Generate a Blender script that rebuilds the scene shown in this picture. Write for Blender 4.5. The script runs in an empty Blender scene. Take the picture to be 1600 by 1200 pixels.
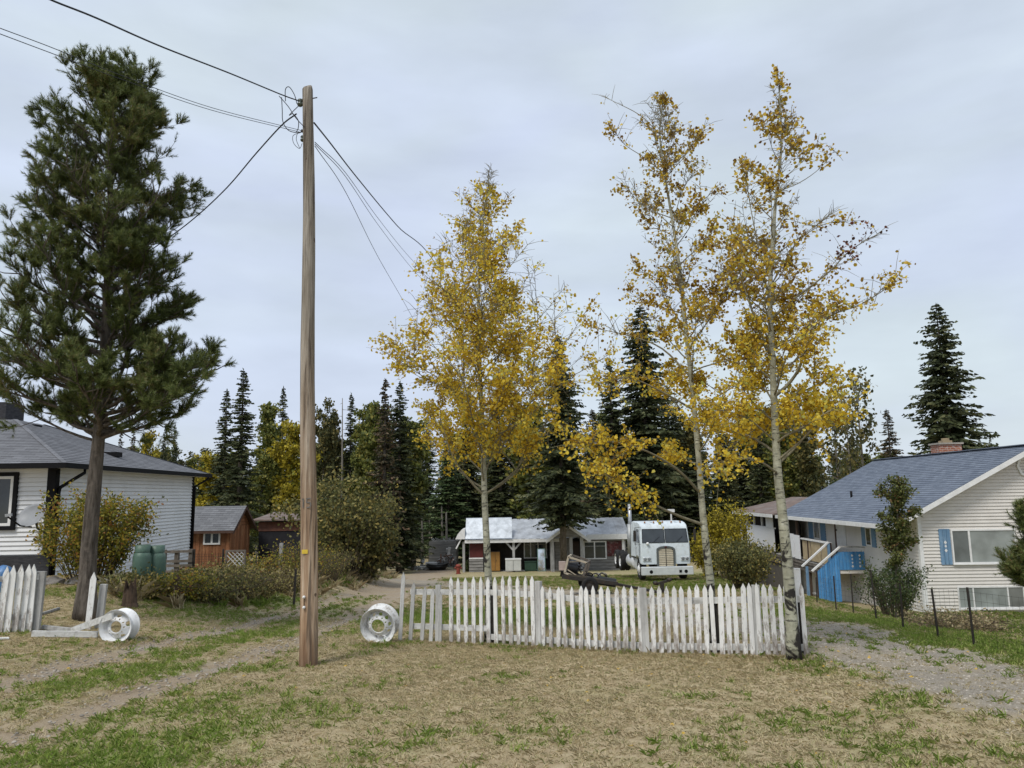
import bpy, math, random
import numpy as np
from mathutils import Vector, Matrix
rnd = random.Random(7)
PI = math.pi
SC = bpy.context.scene
COL = SC.collection
# ---------------------------------------------------------------- camera
F = 1180.0                      # focal length in pixels of the 1600 x 1200 photograph
TILT = math.atan(172 / F); ROLL = .016; EYE = 1.6
ct, st, ca, sa = math.cos(TILT), math.sin(TILT), math.cos(ROLL), math.sin(ROLL)
FW = Vector((0, ct, st)); RT = Vector((ca, sa*st, -sa*ct)); UP = Vector((sa, -ca*st, ca*ct))
cam_d = bpy.data.cameras.new('camera'); cam = bpy.data.objects.new('camera', cam_d); COL.objects.link(cam)
cam_d.sensor_width = 36; cam_d.lens = 36 * F / 1600; cam_d.clip_start = .1; cam_d.clip_end = 2000
m = Matrix.Identity(4)
for i in range(3): m[i][0] = RT[i]; m[i][1] = UP[i]; m[i][2] = -FW[i]
m[2][3] = EYE
cam.matrix_world = m
SC.camera = cam
# ---------------------------------------------------------------- sky, sun, exposure
SUN_EL, SUN_AZ = math.radians(54), math.radians(215)     # behind the camera, a little to the right... compass from +Y clockwise
W = bpy.data.worlds.new('World'); SC.world = W; W.use_nodes = True
nt = W.node_tree; nt.nodes.clear()
N = nt.nodes.new; L = nt.links.new
out = N('ShaderNodeOutputWorld'); bg = N('ShaderNodeBackground'); bg.inputs[1].default_value = .1
sky = N('ShaderNodeTexSky'); sky.sky_type = 'NISHITA'; sky.sun_disc = False
sky.sun_elevation = SUN_EL; sky.sun_rotation = SUN_AZ; sky.dust_density = 2; sky.air_density = 1.2
tc = N('ShaderNodeTexCoord'); mp = N('ShaderNodeMapping'); mp.inputs['Scale'].default_value = (1, 1, 3.2); mp.inputs['Location'].default_value = (3.1, .7, .4)
L(tc.outputs['Generated'], mp.inputs[0])
n1 = N('ShaderNodeTexNoise'); n1.inputs['Scale'].default_value = 2.1; n1.inputs['Detail'].default_value = 3; n1.inputs['Roughness'].default_value = .5; n1.inputs['Distortion'].default_value = .4
L(mp.outputs[0], n1.inputs['Vector'])
cr = N('ShaderNodeValToRGB'); e = cr.color_ramp.elements
e[0].position = .36; e[0].color = (.60, .67, .82, 1); e[1].position = .66; e[1].color = (.615, .695, .755, 1)
L(n1.outputs['Fac'], cr.inputs[0])
n2 = N('ShaderNodeTexNoise'); n2.inputs['Scale'].default_value = 4.3; n2.inputs['Detail'].default_value = 5
L(mp.outputs[0], n2.inputs['Vector'])
mr = N('ShaderNodeMapRange'); mr.inputs[1].default_value = .3; mr.inputs[2].default_value = .75; mr.inputs[3].default_value = 5.95; mr.inputs[4].default_value = 7.3
L(n2.outputs['Fac'], mr.inputs[0])
vm = N('ShaderNodeVectorMath'); vm.operation = 'SCALE'; L(cr.outputs[0], vm.inputs[0]); L(mr.outputs[0], vm.inputs['Scale'])
mx = N('ShaderNodeMix'); mx.data_type = 'RGBA'; mx.inputs[0].default_value = .9
L(sky.outputs[0], mx.inputs[6]); L(vm.outputs[0], mx.inputs[7])
L(mx.outputs[2], bg.inputs[0]); L(bg.outputs[0], out.inputs[0])
sl = bpy.data.lights.new('sun', 'SUN'); sl.energy = 1.5; sl.angle = math.radians(18); sl.color = (1, .96, .9)
so = bpy.data.objects.new('sun', sl); COL.objects.link(so)
sd = Vector((math.sin(SUN_AZ)*math.cos(SUN_EL), math.cos(SUN_AZ)*math.cos(SUN_EL), math.sin(SUN_EL)))   # towards the sun
so.rotation_euler = sd.to_track_quat('Z', 'Y').to_euler(); so.location = (0, -20, 30)
vs = SC.view_settings; vs.view_transform = 'Standard'; vs.look = 'None'; vs.exposure = .74; vs.gamma = 1
SC.cycles.use_adaptive_sampling = True; SC.cycles.max_bounces = 8; SC.cycles.transparent_max_bounces = 12
# ---------------------------------------------------------------- pixel helpers and terrain
def ray(px, py):
    v = FW + RT*((px-800)/F) + UP*((600-py)/F)
    return v / v.y
def at(px, py, d): return ray(px, py)*d + Vector((0, 0, EYE))
def ss(a, b, x):
    t = np.clip((x-a)/(b-a), 0, 1); return t*t*(3-2*t)
PX = np.array([-40, 0, 12, 37, 58, 75, 120, 900.]); PZ = np.array([.9, 0, -.65, -2.6, -4.15, -4.9, -5.4, -5.4])
def prof(y): return np.interp(y, PX, PZ)
def G(x, y):
    x = np.asarray(x, float); y = np.asarray(y, float)
    z = (prof(y-2) + prof(y)*2 + prof(y+2))/4
    z = z + .95*ss(-5, -9.5, x)*(ss(8, 21, y))*(1-ss(34, 50, y))
    z = z - .72*ss(3+.18*y, 8+.18*y, x)*ss(9, 20, y)*(1-ss(50, 75, y))
    z = z + .03*np.sin(x*1.3+.7*y)*np.sin(y*.9-.4*x) * ss(2, 6, y)*(1-ss(30, 40, y))
    return z
def gz(x, y): return float(G(x, y))
def gp(px, py):
    v = ray(px, py); d = np.arange(3, 220, .02)
    k = np.argmax(EYE + v.z*d < G(v.x*d, d)); k = k if k else len(d)-1
    return Vector((v.x*d[k], d[k], EYE + v.z*d[k]))
def on(x, y, dz=0): return Vector((x, y, gz(x, y)+dz))
# ---------------------------------------------------------------- mesh helpers
class MB:
    def __init__(s): s.v = []; s.f = []; s.mi = []; s.cur = 0
    def add(s, vs, fs):
        o = len(s.v); s.v += [tuple(a) for a in vs]; s.f += [tuple(i+o for i in f) for f in fs]; s.mi += [s.cur]*len(fs); return s
    def mat(s, i): s.cur = i; return s
    def box(s, x0, y0, z0, x1, y1, z1):
        return s.add([(x0,y0,z0),(x1,y0,z0),(x1,y1,z0),(x0,y1,z0),(x0,y0,z1),(x1,y0,z1),(x1,y1,z1),(x0,y1,z1)],
                     [(3,2,1,0),(4,5,6,7),(0,1,5,4),(1,2,6,5),(2,3,7,6),(3,0,4,7)])
    def beam(s, a, b, w, h, up=(0,0,1)):
        a = Vector(a); b = Vector(b); d = (b-a).normalized(); up = Vector(up)
        if abs(d.dot(up)) > .98: up = Vector((0,1,0))
        sx = d.cross(up).normalized()*w/2; sz = sx.cross(d).normalized()*h/2
        return s.add([a-sx-sz,a+sx-sz,a+sx+sz,a-sx+sz,b-sx-sz,b+sx-sz,b+sx+sz,b-sx+sz],
                     [(0,1,2,3),(7,6,5,4),(1,0,4,5),(2,1,5,6),(3,2,6,7),(0,3,7,4)])
    def poly(s, pts): return s.add(pts, [tuple(range(len(pts)))])
    def slab(s, pts, off):
        n = len(pts); off = Vector(off); q = [Vector(p)+off for p in pts]
        return s.add(list(pts)+q, [tuple(range(n))[::-1], tuple(range(n, 2*n))] + [(i, (i+1) % n, n+(i+1) % n, n+i) for i in range(n)])
    def tube(s, pts, rads, n=8, cap=True):
        pts = [Vector(p) for p in pts]
        if not hasattr(rads, '__len__'): rads = [rads]*len(pts)
        V = []; Fc = []; ref = None
        for i, p in enumerate(pts):
            d = (pts[min(i+1, len(pts)-1)] - pts[max(i-1, 0)]).normalized()
            if ref is None: ref = Vector((1,0,0)) if abs(d.x) < .8 else Vector((0,1,0))
            a = (ref - d*ref.dot(d)).normalized(); b = d.cross(a); ref = a
            for k in range(n):
                t = 2*PI*k/n; V.append(p + (a*math.cos(t) + b*math.sin(t))*rads[i])
        for i in range(len(pts)-1):
            for k in range(n):
                Fc.append((i*n+k, i*n+(k+1) % n, (i+1)*n+(k+1) % n, (i+1)*n+k))
        if cap: Fc.append(tuple(range(n))[::-1]); Fc.append(tuple(range((len(pts)-1)*n, len(pts)*n)))
        return s.add(V, Fc)
    def lathe(s, prof, n=24, M=None, closed=False):
        """prof: (r, z) pairs about local z, placed by matrix M"""
        V = []; Fc = []
        for r, z in prof:
            for k in range(n):
                t = 2*PI*k/n; p = Vector((r*math.cos(t), r*math.sin(t), z)); V.append(M @ p if M else p)
        q = len(prof)
        for i in range(q-1 if not closed else q):
            j = (i+1) % q
            for k in range(n): Fc.append((i*n+k, i*n+(k+1) % n, j*n+(k+1) % n, j*n+k))
        return s.add(V, Fc)
    def xf(s, M, start=0):
        for i in range(start, len(s.v)): s.v[i] = tuple(M @ Vector(s.v[i]))
        return s
    def mesh(s, name, mats, smooth=False, off=None):
        me = bpy.data.meshes.new(name)
        v = s.v if off is None else [(a-off[0], b-off[1], c-off[2]) for a, b, c in s.v]
        me.from_pydata(v, [], s.f)
        for mt in (mats if isinstance(mats, (list, tuple)) else [mats]): me.materials.append(mt)
        me.polygons.foreach_set('material_index', s.mi)
        if smooth: me.polygons.foreach_set('use_smooth', [True]*len(s.f))
        me.update(); return me
    def build(s, name, mats, parent=None, smooth=False, world=False):
        """vertices are local to the parent, or world coordinates when world is set"""
        off = None
        if world and parent is not None:
            p = parent; off = Vector((0,0,0))
            while p is not None: off += p.location; p = p.parent
        return link(name, s.mesh(name, mats, smooth, off), parent)
def link(name, me, parent=None):
    o = bpy.data.objects.new(name, me); COL.objects.link(o)
    if parent is not None: o.parent = parent
    return o
def tag(o, label=None, cat=None, group=None, kind=None):
    if label: o['label'] = label
    if cat: o['category'] = cat
    if group: o['group'] = group
    if kind: o['kind'] = kind
    return o
def thing(name, loc, label, cat, group=None, rz=0):
    o = bpy.data.objects.new(name, None); COL.objects.link(o); o.location = loc; o.rotation_euler = (0,0,rz); o.empty_display_size = .2
    return tag(o, label, cat, group)
def smooth_auto(o, ang=40):
    me = o.data; me.polygons.foreach_set('use_smooth', [True]*len(me.polygons))
    try: me.set_sharp_from_angle(angle=math.radians(ang))
    except Exception: pass
    return o
def bevel(o, w, seg=2):
    b = o.modifiers.new('bevel', 'BEVEL'); b.width = w; b.segments = seg; b.limit_method = 'ANGLE'; return o
# numpy mesh of k-gons: V (n,k,3)
def ngon_mesh(name, V, mats, smooth=False):
    n, k, _ = V.shape
    me = bpy.data.meshes.new(name); me.vertices.add(n*k); me.vertices.foreach_set('co', V.reshape(-1).astype(np.float32))
    me.loops.add(n*k); me.loops.foreach_set('vertex_index', np.arange(n*k, dtype=np.int32))
    me.polygons.add(n); me.polygons.foreach_set('loop_start', np.arange(0, n*k, k, dtype=np.int32))
    try: me.polygons.foreach_set('loop_total', np.full(n, k, dtype=np.int32))
    except Exception: pass
    for mt in (mats if isinstance(mats, (list, tuple)) else [mats]): me.materials.append(mt)
    me.update(calc_edges=True); me.validate(); return me
# ---------------------------------------------------------------- materials
def lin(c): return tuple(((v/255+.055)/1.055)**2.4 if v > 10 else v/255/12.92 for v in c)
class NT:
    def __init__(s, name):
        s.m = bpy.data.materials.new(name); s.m.use_nodes = True; s.t = s.m.node_tree; s.b = s.t.nodes['Principled BSDF']; s.o = s.t.nodes['Material Output']
    def n(s, t, **k):
        x = s.t.nodes.new(t)
        for a, v in k.items():
            if a in x.inputs.keys(): x.inputs[a].default_value = v
            else: setattr(x, a, v)
        return x
    def l(s, a, b): s.t.links.new(a, b)
    def coords(s, kind='Object', scale=(1,1,1), rot=(0,0,0)):
        c = s.n('ShaderNodeTexCoord'); mp = s.n('ShaderNodeMapping'); mp.inputs['Scale'].default_value = scale; mp.inputs['Rotation'].default_value = rot
        s.l(c.outputs[kind], mp.inputs[0]); return mp.outputs[0]
    def noise(s, vec, scale, detail=5, rough=.6, dist=0):
        x = s.n('ShaderNodeTexNoise', Scale=scale, Detail=detail, Roughness=rough, Distortion=dist); s.l(vec, x.inputs['Vector']); return x.outputs['Fac']
    def ramp(s, fac, stops):
        x = s.n('ShaderNodeValToRGB'); el = x.color_ramp.elements
        while len(el) < len(stops): el.new(.5)
        for q, (p, c) in zip(el, stops): q.position = p; q.color = (*c, 1) if len(c) == 3 else c
        s.l(fac, x.inputs[0]); return x.outputs[0]
    def mix(s, fac, a, b, mode='MIX'):
        x = s.n('ShaderNodeMix'); x.data_type = 'RGBA'; x.blend_type = mode
        for i, v in ((0, fac), (6, a), (7, b)):
            if hasattr(v, 'is_linked') or hasattr(v, 'links'): s.l(v, x.inputs[i])
            else: x.inputs[i].default_value = v if i == 0 else (*v, 1) if len(v) == 3 else v
        return x.outputs[2]
    def math(s, op, a, b=0.0, clamp=False):
        x = s.n('ShaderNodeMath'); x.operation = op; x.use_clamp = clamp
        for i, v in ((0, a), (1, b)):
            if hasattr(v, 'links'): s.l(v, x.inputs[i])
            else: x.inputs[i].default_value = v
        return x.outputs[0]
    def bump(s, h, strength=.4, dist=.01):
        x = s.n('ShaderNodeBump', Strength=strength, Distance=dist); s.l(h, x.inputs['Height']); s.l(x.outputs[0], s.b.inputs['Normal'])
    def col(s, c):
        if hasattr(c, 'links'): s.l(c, s.b.inputs['Base Color'])
        else: s.b.inputs['Base Color'].default_value = (*c, 1)
    def set(s, rough=.8, spec=.3, metal=0):
        s.b.inputs['Roughness'].default_value = rough; s.b.inputs['Specular IOR Level'].default_value = spec; s.b.inputs['Metallic'].default_value = metal; return s
def M(name, c1, c2=None, scale=6, rough=.8, spec=.3, metal=0, stretch=(1,1,1), bump=0, bdist=.01, rand=0, dirt=None, dscale=2.5, damt=.5):
    """two-tone noise material; dirt = a third colour in irregular stains; rand = brightness change from piece to piece"""
    t = NT(name).set(rough, spec, metal); v = t.coords('Object', stretch)
    c2 = c2 or tuple(x*.75 for x in c1)
    f = t.noise(v, scale, 8, .62); c = t.ramp(f, [(.32, c2), (.66, c1)])
    if dirt:
        w = t.coords('Object'); d = t.noise(w, dscale, 7, .7); d2 = t.ramp(d, [(.5, (0,0,0)), (.72, (damt,)*3)]); c = t.mix(d2, c, dirt)
    if rand:
        oi = t.n('ShaderNodeObjectInfo'); k = t.n('ShaderNodeMapRange'); k.inputs[3].default_value = 1-rand; k.inputs[4].default_value = 1+rand
        t.l(oi.outputs['Random'], k.inputs[0]); hs = t.n('ShaderNodeHueSaturation'); t.l(k.outputs[0], hs.inputs['Value']); t.l(c, hs.inputs['Color']); c = hs.outputs[0]
    t.col(c)
    if bump: t.bump(t.noise(v, scale*2.2, 8, .65), bump, bdist)
    return t.m
def leafmat(name, stops, trans=.35, rough=.55, clump=1.4, spec=.25, vary=.35):
    """per-leaf colour from Random Per Island, shifted by slow clump noise"""
    t = NT(name).set(rough, spec); ge = t.n('ShaderNodeNewGeometry'); v = t.coords('Object')
    nz = t.noise(v, clump, 3, .5)
    a = t.math('MULTIPLY', t.math('SUBTRACT', nz, .5), vary*3); f = t.math('ADD', ge.outputs['Random Per Island'], a, True)
    c = t.ramp(f, stops); t.col(c)
    if trans:
        tr = t.n('ShaderNodeBsdfTranslucent'); t.l(c, tr.inputs[0]); ms = t.n('ShaderNodeMixShader'); ms.inputs[0].default_value = trans
        t.l(t.b.outputs[0], ms.inputs[1]); t.l(tr.outputs[0], ms.inputs[2]); t.l(ms.outputs[0], t.o.inputs[0])
    return t.m
def glass(name, c, rough=.08):
    t = NT(name).set(rough, .6); v = t.coords('Object'); t.col(t.ramp(t.noise(v, 1.6, 4, .5), [(.3, tuple(x*.55 for x in c)), (.7, c)])); return t.m
# ---------------------------------------------------------------- ground
def vnoise(x, y, seed=0):
    xi = np.floor(x).astype(np.int64); yi = np.floor(y).astype(np.int64); fx = x-xi; fy = y-yi
    fx = fx*fx*(3-2*fx); fy = fy*fy*(3-2*fy)
    def h(a, b):
        n = (a*374761393 + b*668265263 + seed*1442695041) & 0x7fffffff
        n = ((n ^ (n >> 13))*1274126177) & 0x7fffffff
        return ((n ^ (n >> 16)) & 0xffff)/65535.
    return (h(xi, yi)*(1-fx)+h(xi+1, yi)*fx)*(1-fy) + (h(xi, yi+1)*(1-fx)+h(xi+1, yi+1)*fx)*fy
def fbm(x, y, seed=0, o=4):
    s = 0; a = .5
    for k in range(o): s = s+a*vnoise(x*2**k, y*2**k, seed+k*17); a /= 2
    return s/(1-.5**o)
def pline(px): return np.array([[*gp(*p).xy] for p in px])
def resample(P, step):
    d = np.r_[0, np.cumsum(np.hypot(*np.diff(P, axis=0).T))]
    t = np.arange(0, d[-1], step); q = np.c_[np.interp(t, d, P[:, 0]), np.interp(t, d, P[:, 1])]
    for _ in range(6): q[1:-1] = (q[:-2]+q[1:-1]*2+q[2:])/4
    return q
def pdist(x, y, P):
    best = np.full(x.shape, 1e9)
    for (ax, ay), (bx, by) in zip(P[:-1], P[1:]):
        dx, dy = bx-ax, by-ay; t = np.clip(((x-ax)*dx+(y-ay)*dy)/(dx*dx+dy*dy+1e-9), 0, 1)
        best = np.minimum(best, np.hypot(x-ax-t*dx, y-ay-t*dy))
    return best
RUT_A = resample(pline([(-120, 1105), (0, 1068), (100, 1040), (200, 1016), (330, 990), (430, 966), (520, 942), (590, 920), (640, 903), (668, 893), (690, 885)]), .35)
RUT_B = resample(pline([(-120, 1190), (0, 1152), (110, 1121), (220, 1080), (330, 1046), (440, 1010), (520, 976), (590, 944), (640, 918), (672, 902), (700, 890)]), .35)
DRIVE = resample(np.vstack([[[9.5, 2.0], [6.6, 6.2]], pline([(1600, 1092), (1470, 1045), (1360, 1012), (1270, 990), (1180, 972), (1080, 954), (960, 936), (860, 926), (760, 919), (690, 912), (640, 908)])]), .35)
BLOBS = [  # green patches, by the ground point they lie on: px, py, radius across, radius deep, weight
 (270,1045,.7,.5,.9),(170,1060,.6,.4,.6),(300,1095,.5,.4,.4),(90,1068,.9,.35,.7),(250,1022,.8,.35,.8),(200,1053,.5,.4,.7),(380,990,1.6,.6,.9),(430,940,2.6,2.0,1.0),(330,1000,.9,.4,.6),(560,935,1.3,3,.7),(300,950,3,1.2,.6),(410,1045,.5,.3,.9),(500,990,1.0,.7,.5),(560,905,1.6,6,.6),
 (310,1150,.5,.3,.9),(180,1195,.6,.3,.9),(60,1170,1.2,.5,.6),(120,1185,1.2,.5,.8),(260,1110,1.6,.6,.5),(400,1090,1.6,.7,.4),(560,1090,1.6,.7,.25),(600,1105,.5,.3,.5),(720,960,2.2,2.4,1.0),(900,960,2.2,2.2,.8),(1010,965,1.5,1.4,.5),(1080,1165,.7,.3,.8),(1150,1140,.5,.25,.7),(870,1150,.9,.4,.5),(1320,1125,1.0,.5,.7),(1245,1120,.7,.4,.6),(1390,1110,.8,.5,.6),(1500,1160,.8,.4,.6),(1590,1150,.8,.4,.7),(1420,1000,1.6,2.2,1.0),(1560,1020,1.6,1.5,1.0),(1350,970,1.8,3,.8),(1500,960,4,4,.8),(1590,985,3,3,.8),(1080,915,5,5,.6),(960,912,4,3,.5),(720,900,3,6,.6),(760,885,3,4,.6),(1000,1170,1.2,.4,.3),(1250,960,2,3,.7)]
BL = [(gp(a, b), c, d, w*(.5 if b > 1075 and a > 480 else 1)) for a, b, c, d, w in BLOBS]
def masks(x, y):
    ra = pdist(x, y, RUT_A); rb = pdist(x, y, RUT_B); dr = pdist(x, y, DRIVE)
    nz = fbm(x*1.1, y*1.1, 3); nf = fbm(x*4.5, y*4.5, 9)
    green = np.zeros(x.shape)
    for p, c, d, w in BL: green = np.maximum(green, w*np.exp(-(((x-p.x)/c)**2+((y-p.y)/d)**2)))
    mid = np.exp(-((ra-rb)/.5)**2)*(ra+rb < 2.6)*.75; green = np.maximum(green, mid)
    green = np.clip(green*1.15 + (nz-.52)*1.0 + (nf-.5)*1.0, 0, 1)
    far = ss(20, 40, y); green = np.clip(green*(1-far) + far*(.35+(nz-.5)*1.2), 0, 1)
    wk = 1/(1+1.6*ss(14, 36, y)); rut = np.maximum(1-ss(.12, .55, (ra+(nf-.5)*.55)*wk), 1-ss(.12, .55, (rb+(nf-.5)*.55)*wk))
    rut = np.clip(rut*(.3+1.2*nz), 0, 1)
    gap = (1-ss(.9, 1.5, np.minimum(ra, rb)+(nf-.5)*.6))*.45      # thin worn grass around the ruts
    hw = np.interp(y, [6, 11, 14, 40], [.9, 1.1, 1.45, 1.8])
    drv = 1-ss(-.3, .3, dr-hw+(nf-.5)*1.3+(nz-.5)*.9)
    return green, rut, gap, drv
def axis(lo, hi, a, b, s0, grow):
    c = list(np.arange(a, b+1e-6, s0)); s = s0; v = a
    while v > lo: s *= grow; v -= s; c.insert(0, v)
    s = s0; v = b
    while v < hi: s *= grow; v += s; c.append(v)
    return np.array(c)
gx = axis(-420, 420, -13, 12, .2, 1.12); gy = axis(-40, 760, 3, 26, .2, 1.1)
XX, YY = np.meshgrid(gx, gy)
ZZ = G(XX, YY)
gr, ru, ga, dv = masks(XX, YY)
ZZ = ZZ - .035*ru*(YY < 30)
def grid_mesh(name, X, Y, Z, mat, attrs):
    h, w = X.shape; me = bpy.data.meshes.new(name)
    idx = np.arange(h*w).reshape(h, w); q = np.stack([idx[:-1, :-1], idx[:-1, 1:], idx[1:, 1:], idx[1:, :-1]], -1).reshape(-1, 4)
    me.from_pydata(np.stack([X, Y, Z], -1).reshape(-1, 3).tolist(), [], q.tolist()); me.materials.append(mat)
    for k, v in attrs.items():
        a = me.attributes.new(k, 'FLOAT', 'POINT'); a.data.foreach_set('value', v.reshape(-1).astype(np.float32))
    me.polygons.foreach_set('use_smooth', [True]*len(me.polygons)); me.update(); return me
def ground_mat():
    t = NT('ground').set(.95, .1); v = t.coords('Object')
    def at_(n): x = t.n('ShaderNodeAttribute', attribute_name=n); return x.outputs['Fac']
    f1 = t.noise(v, 9, 9, .7); f2 = t.noise(v, 1.3, 5, .6); f3 = t.noise(v, 60, 4, .7)
    dry = t.ramp(f1, [(.3, (.25, .19, .11)), (.5, (.40, .32, .20)), (.68, (.52, .44, .29))])
    dry = t.mix(t.ramp(f2, [(.45, (0,0,0)), (.7, (.55,)*3)]), dry, (.31, .235, .14))
    grn = t.ramp(f1, [(.3, (.14, .16, .055)), (.55, (.25, .27, .10)), (.7, (.38, .36, .17))])
    soil = t.ramp(f3, [(.3, (.20, .155, .105)), (.52, (.32, .255, .18)), (.7, (.44, .37, .28))])
    soil = t.mix(t.ramp(f2, [(.5, (0,0,0)), (.66, (.6,)*3)]), soil, (.33, .30, .26))
    grav = t.ramp(f3, [(.28, (.125, .108, .086)), (.5, (.275, .245, .20)), (.72, (.47, .425, .355))])
    grav = t.mix(t.ramp(f2, [(.44, (0,0,0)), (.62, (.65,)*3)]), grav, (.34, .28, .19))
    c = t.mix(at_('green'), dry, grn); c = t.mix(at_('rut'), c, soil); c = t.mix(at_('drive'), c, grav); t.col(c)
    t.bump(t.math('ADD', f3, f1), .6, .03); return t.m
MAT_GROUND = ground_mat()
ground = link('ground', grid_mesh('ground', XX, YY, ZZ, MAT_GROUND, dict(green=gr, rut=np.clip(ru+ga*.5, 0, 1), drive=dv)))
tag(ground, 'dry grassy ground sloping away with worn track and gravel drive', 'ground', kind='structure')
# ---------------------------------------------------------------- scattered ground cover (geometry nodes, nobody could count it)
PROTO = bpy.data.collections.new('ground_cover_sources')
def tuft(name, mat, n, h, w, lean, spread, seed):
    r = np.random.default_rng(seed); V = []
    for i in range(n):
        a = r.uniform(0, 2*PI); rr = spread*math.sqrt(r.uniform()); b = np.array([rr*math.cos(a), rr*math.sin(a), -.01])
        d = r.uniform(0, 2*PI); le = lean*r.uniform(.2, 1); hh = h*r.uniform(.45, 1.1); out = np.array([math.cos(d), math.sin(d), 0])
        sd_ = np.array([-math.sin(d), math.cos(d), 0])*w*r.uniform(.6, 1.2)/2
        mid = b+out*hh*le*.4+np.array([0, 0, hh*.6*(1-.4*le)]); tip = b+out*hh*le*1.1+np.array([0, 0, hh*(1-.55*le)])
        V.append([b-sd_, b+sd_, mid+sd_*.75, tip, mid-sd_*.75])
    me = ngon_mesh(name, np.array(V), mat); o = bpy.data.objects.new(name, me); PROTO.objects.link(o); return o
def stone(name, mat, seed):
    r = np.random.default_rng(seed); b = MB(); n = 7
    b.lathe([(.001, -.35), (.8, -.2), (1, .1), (.6, .5), (.001, .6)], n)
    b.v = [(x*r.uniform(.75, 1.25), y*r.uniform(.7, 1.1), z*r.uniform(.8, 1.2)) for x, y, z in b.v]
    o = bpy.data.objects.new(name, b.mesh(name, mat, True)); PROTO.objects.link(o); return o
def scatter(name, label, cat, base, objs, attr, dmax, smin, smax, seed, tiltj=.15):
    ng = bpy.data.node_groups.new(name, 'GeometryNodeTree'); ng.interface.new_socket('Geometry', in_out='INPUT', socket_type='NodeSocketGeometry'); ng.interface.new_socket('Geometry', in_out='OUTPUT', socket_type='NodeSocketGeometry')
    n = ng.nodes.new; l = ng.links.new; gi = n('NodeGroupInput'); go = n('NodeGroupOutput')
    dp = n('GeometryNodeDistributePointsOnFaces'); dp.inputs['Seed'].default_value = seed
    na = n('GeometryNodeInputNamedAttribute'); na.data_type = 'FLOAT'; na.inputs['Name'].default_value = attr
    mu = n('ShaderNodeMath'); mu.operation = 'MULTIPLY'; mu.inputs[1].default_value = dmax; l(na.outputs['Attribute'], mu.inputs[0])
    l(gi.outputs[0], dp.inputs['Mesh']); l(mu.outputs[0], dp.inputs['Density'])
    ip = n('GeometryNodeInstanceOnPoints'); l(dp.outputs['Points'], ip.inputs['Points'])
    jn = n('GeometryNodeGeometryToInstance')
    for o in objs:
        oi = n('GeometryNodeObjectInfo'); oi.inputs['Object'].default_value = o; oi.inputs['As Instance'].default_value = True; l(oi.outputs['Geometry'], jn.inputs[0])
    l(jn.outputs[0], ip.inputs['Instance']); ip.inputs['Pick Instance'].default_value = True
    ri = n('FunctionNodeRandomValue'); ri.data_type = 'INT'; ri.inputs[4].default_value = 0; ri.inputs[5].default_value = len(objs)-1; ri.inputs['Seed'].default_value = seed+1
    l([s for s in ri.outputs if s.type == 'INT'][0], ip.inputs['Instance Index'])
    rr = n('FunctionNodeRandomValue'); rr.data_type = 'FLOAT_VECTOR'; rr.inputs[0].default_value = (-tiltj, -tiltj, 0); rr.inputs[1].default_value = (tiltj, tiltj, 6.283)
    l([s for s in rr.outputs if s.type == 'VECTOR'][0], ip.inputs['Rotation'])
    rs = n('FunctionNodeRandomValue'); rs.data_type = 'FLOAT'; rs.inputs[2].default_value = smin; rs.inputs[3].default_value = smax; rs.inputs['Seed'].default_value = seed+2
    l([s for s in rs.outputs if s.type == 'VALUE'][0], ip.inputs['Scale'])
    l(ip.outputs[0], go.inputs[0])
    o = link(name, base); md = o.modifiers.new('scatter', 'NODES'); md.node_group = ng
    return tag(o, label, cat, kind='stuff')
def blade_mat(name, stops, trans=.3):
    t = NT(name).set(.7, .2); ge = t.n('ShaderNodeNewGeometry'); oi = t.n('ShaderNodeObjectInfo')
    f = t.math('ADD', t.math('MULTIPLY', ge.outputs['Random Per Island'], .6), t.math('MULTIPLY', oi.outputs['Random'], .4))
    c = t.ramp(f, stops); t.col(c); tr = t.n('ShaderNodeBsdfTranslucent'); t.l(c, tr.inputs[0]); ms = t.n('ShaderNodeMixShader'); ms.inputs[0].default_value = trans
    t.l(t.b.outputs[0], ms.inputs[1]); t.l(tr.outputs[0], ms.inputs[2]); t.l(ms.outputs[0], t.o.inputs[0]); return t.m
MG = blade_mat('green_blade', [(.1, (.15, .23, .045)), (.4, (.26, .39, .075)), (.75, (.38, .47, .12)), (1, (.58, .50, .26))])
MD = blade_mat('dry_blade', [(.05, (.33, .25, .14)), (.35, (.56, .46, .275)), (.7, (.72, .63, .42)), (1, (.42, .43, .19))])
MS = M('stone', (.43, .39, .33), (.16, .14, .115), 1.2, .9, rand=.35)
def patch(name, xs, ys, fn, mat=None):
    X, Y = np.meshgrid(xs, ys); return grid_mesh(name, X, Y, G(X, Y)-.004, mat or MAT_GROUND, fn(X, Y))
def cover(X, Y):
    g_, r_, a_, d_ = masks(X, Y); bare = np.clip(1-r_*1.15-a_*.5, 0, 1)*np.clip(1-d_*(1.02-.22*fbm(X*1.7+9, Y*1.7, 33)), 0, 1)
    view = (np.abs(X) < 1.0+Y*.74).astype(float)
    left = ((X < -10.6) & (Y > 20.5)) | ((X > 10.8+(Y-25)*.05) & (Y > 25))
    view = view*(1-left)
    return dict(green=view*bare*np.clip(g_*1.3-.12, 0, 1), dry=view*bare*np.clip(1.1-g_*.8, 0, 1)*(.35+.9*fbm(X*.9, Y*.9, 21)), stones=view*np.clip(d_*(.4+fbm(X*2, Y*2, 5))+.35*r_, 0, 1), leaves=view*np.exp(-((X-2.5)/3.2)**2-((Y-10.5)/2.5)**2)+view*.06)
xs1 = np.arange(-13.5, 13.5, .25); ys1 = np.arange(4.6, 17.6, .25); xs2 = np.arange(-30, 30, .6); ys2 = np.arange(17.5, 46, .6)
dryT = [tuft('dry_tuft', MD, 16, .055, .0055, 1.6, .07, s) for s in (1, 2, 3)]
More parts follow.
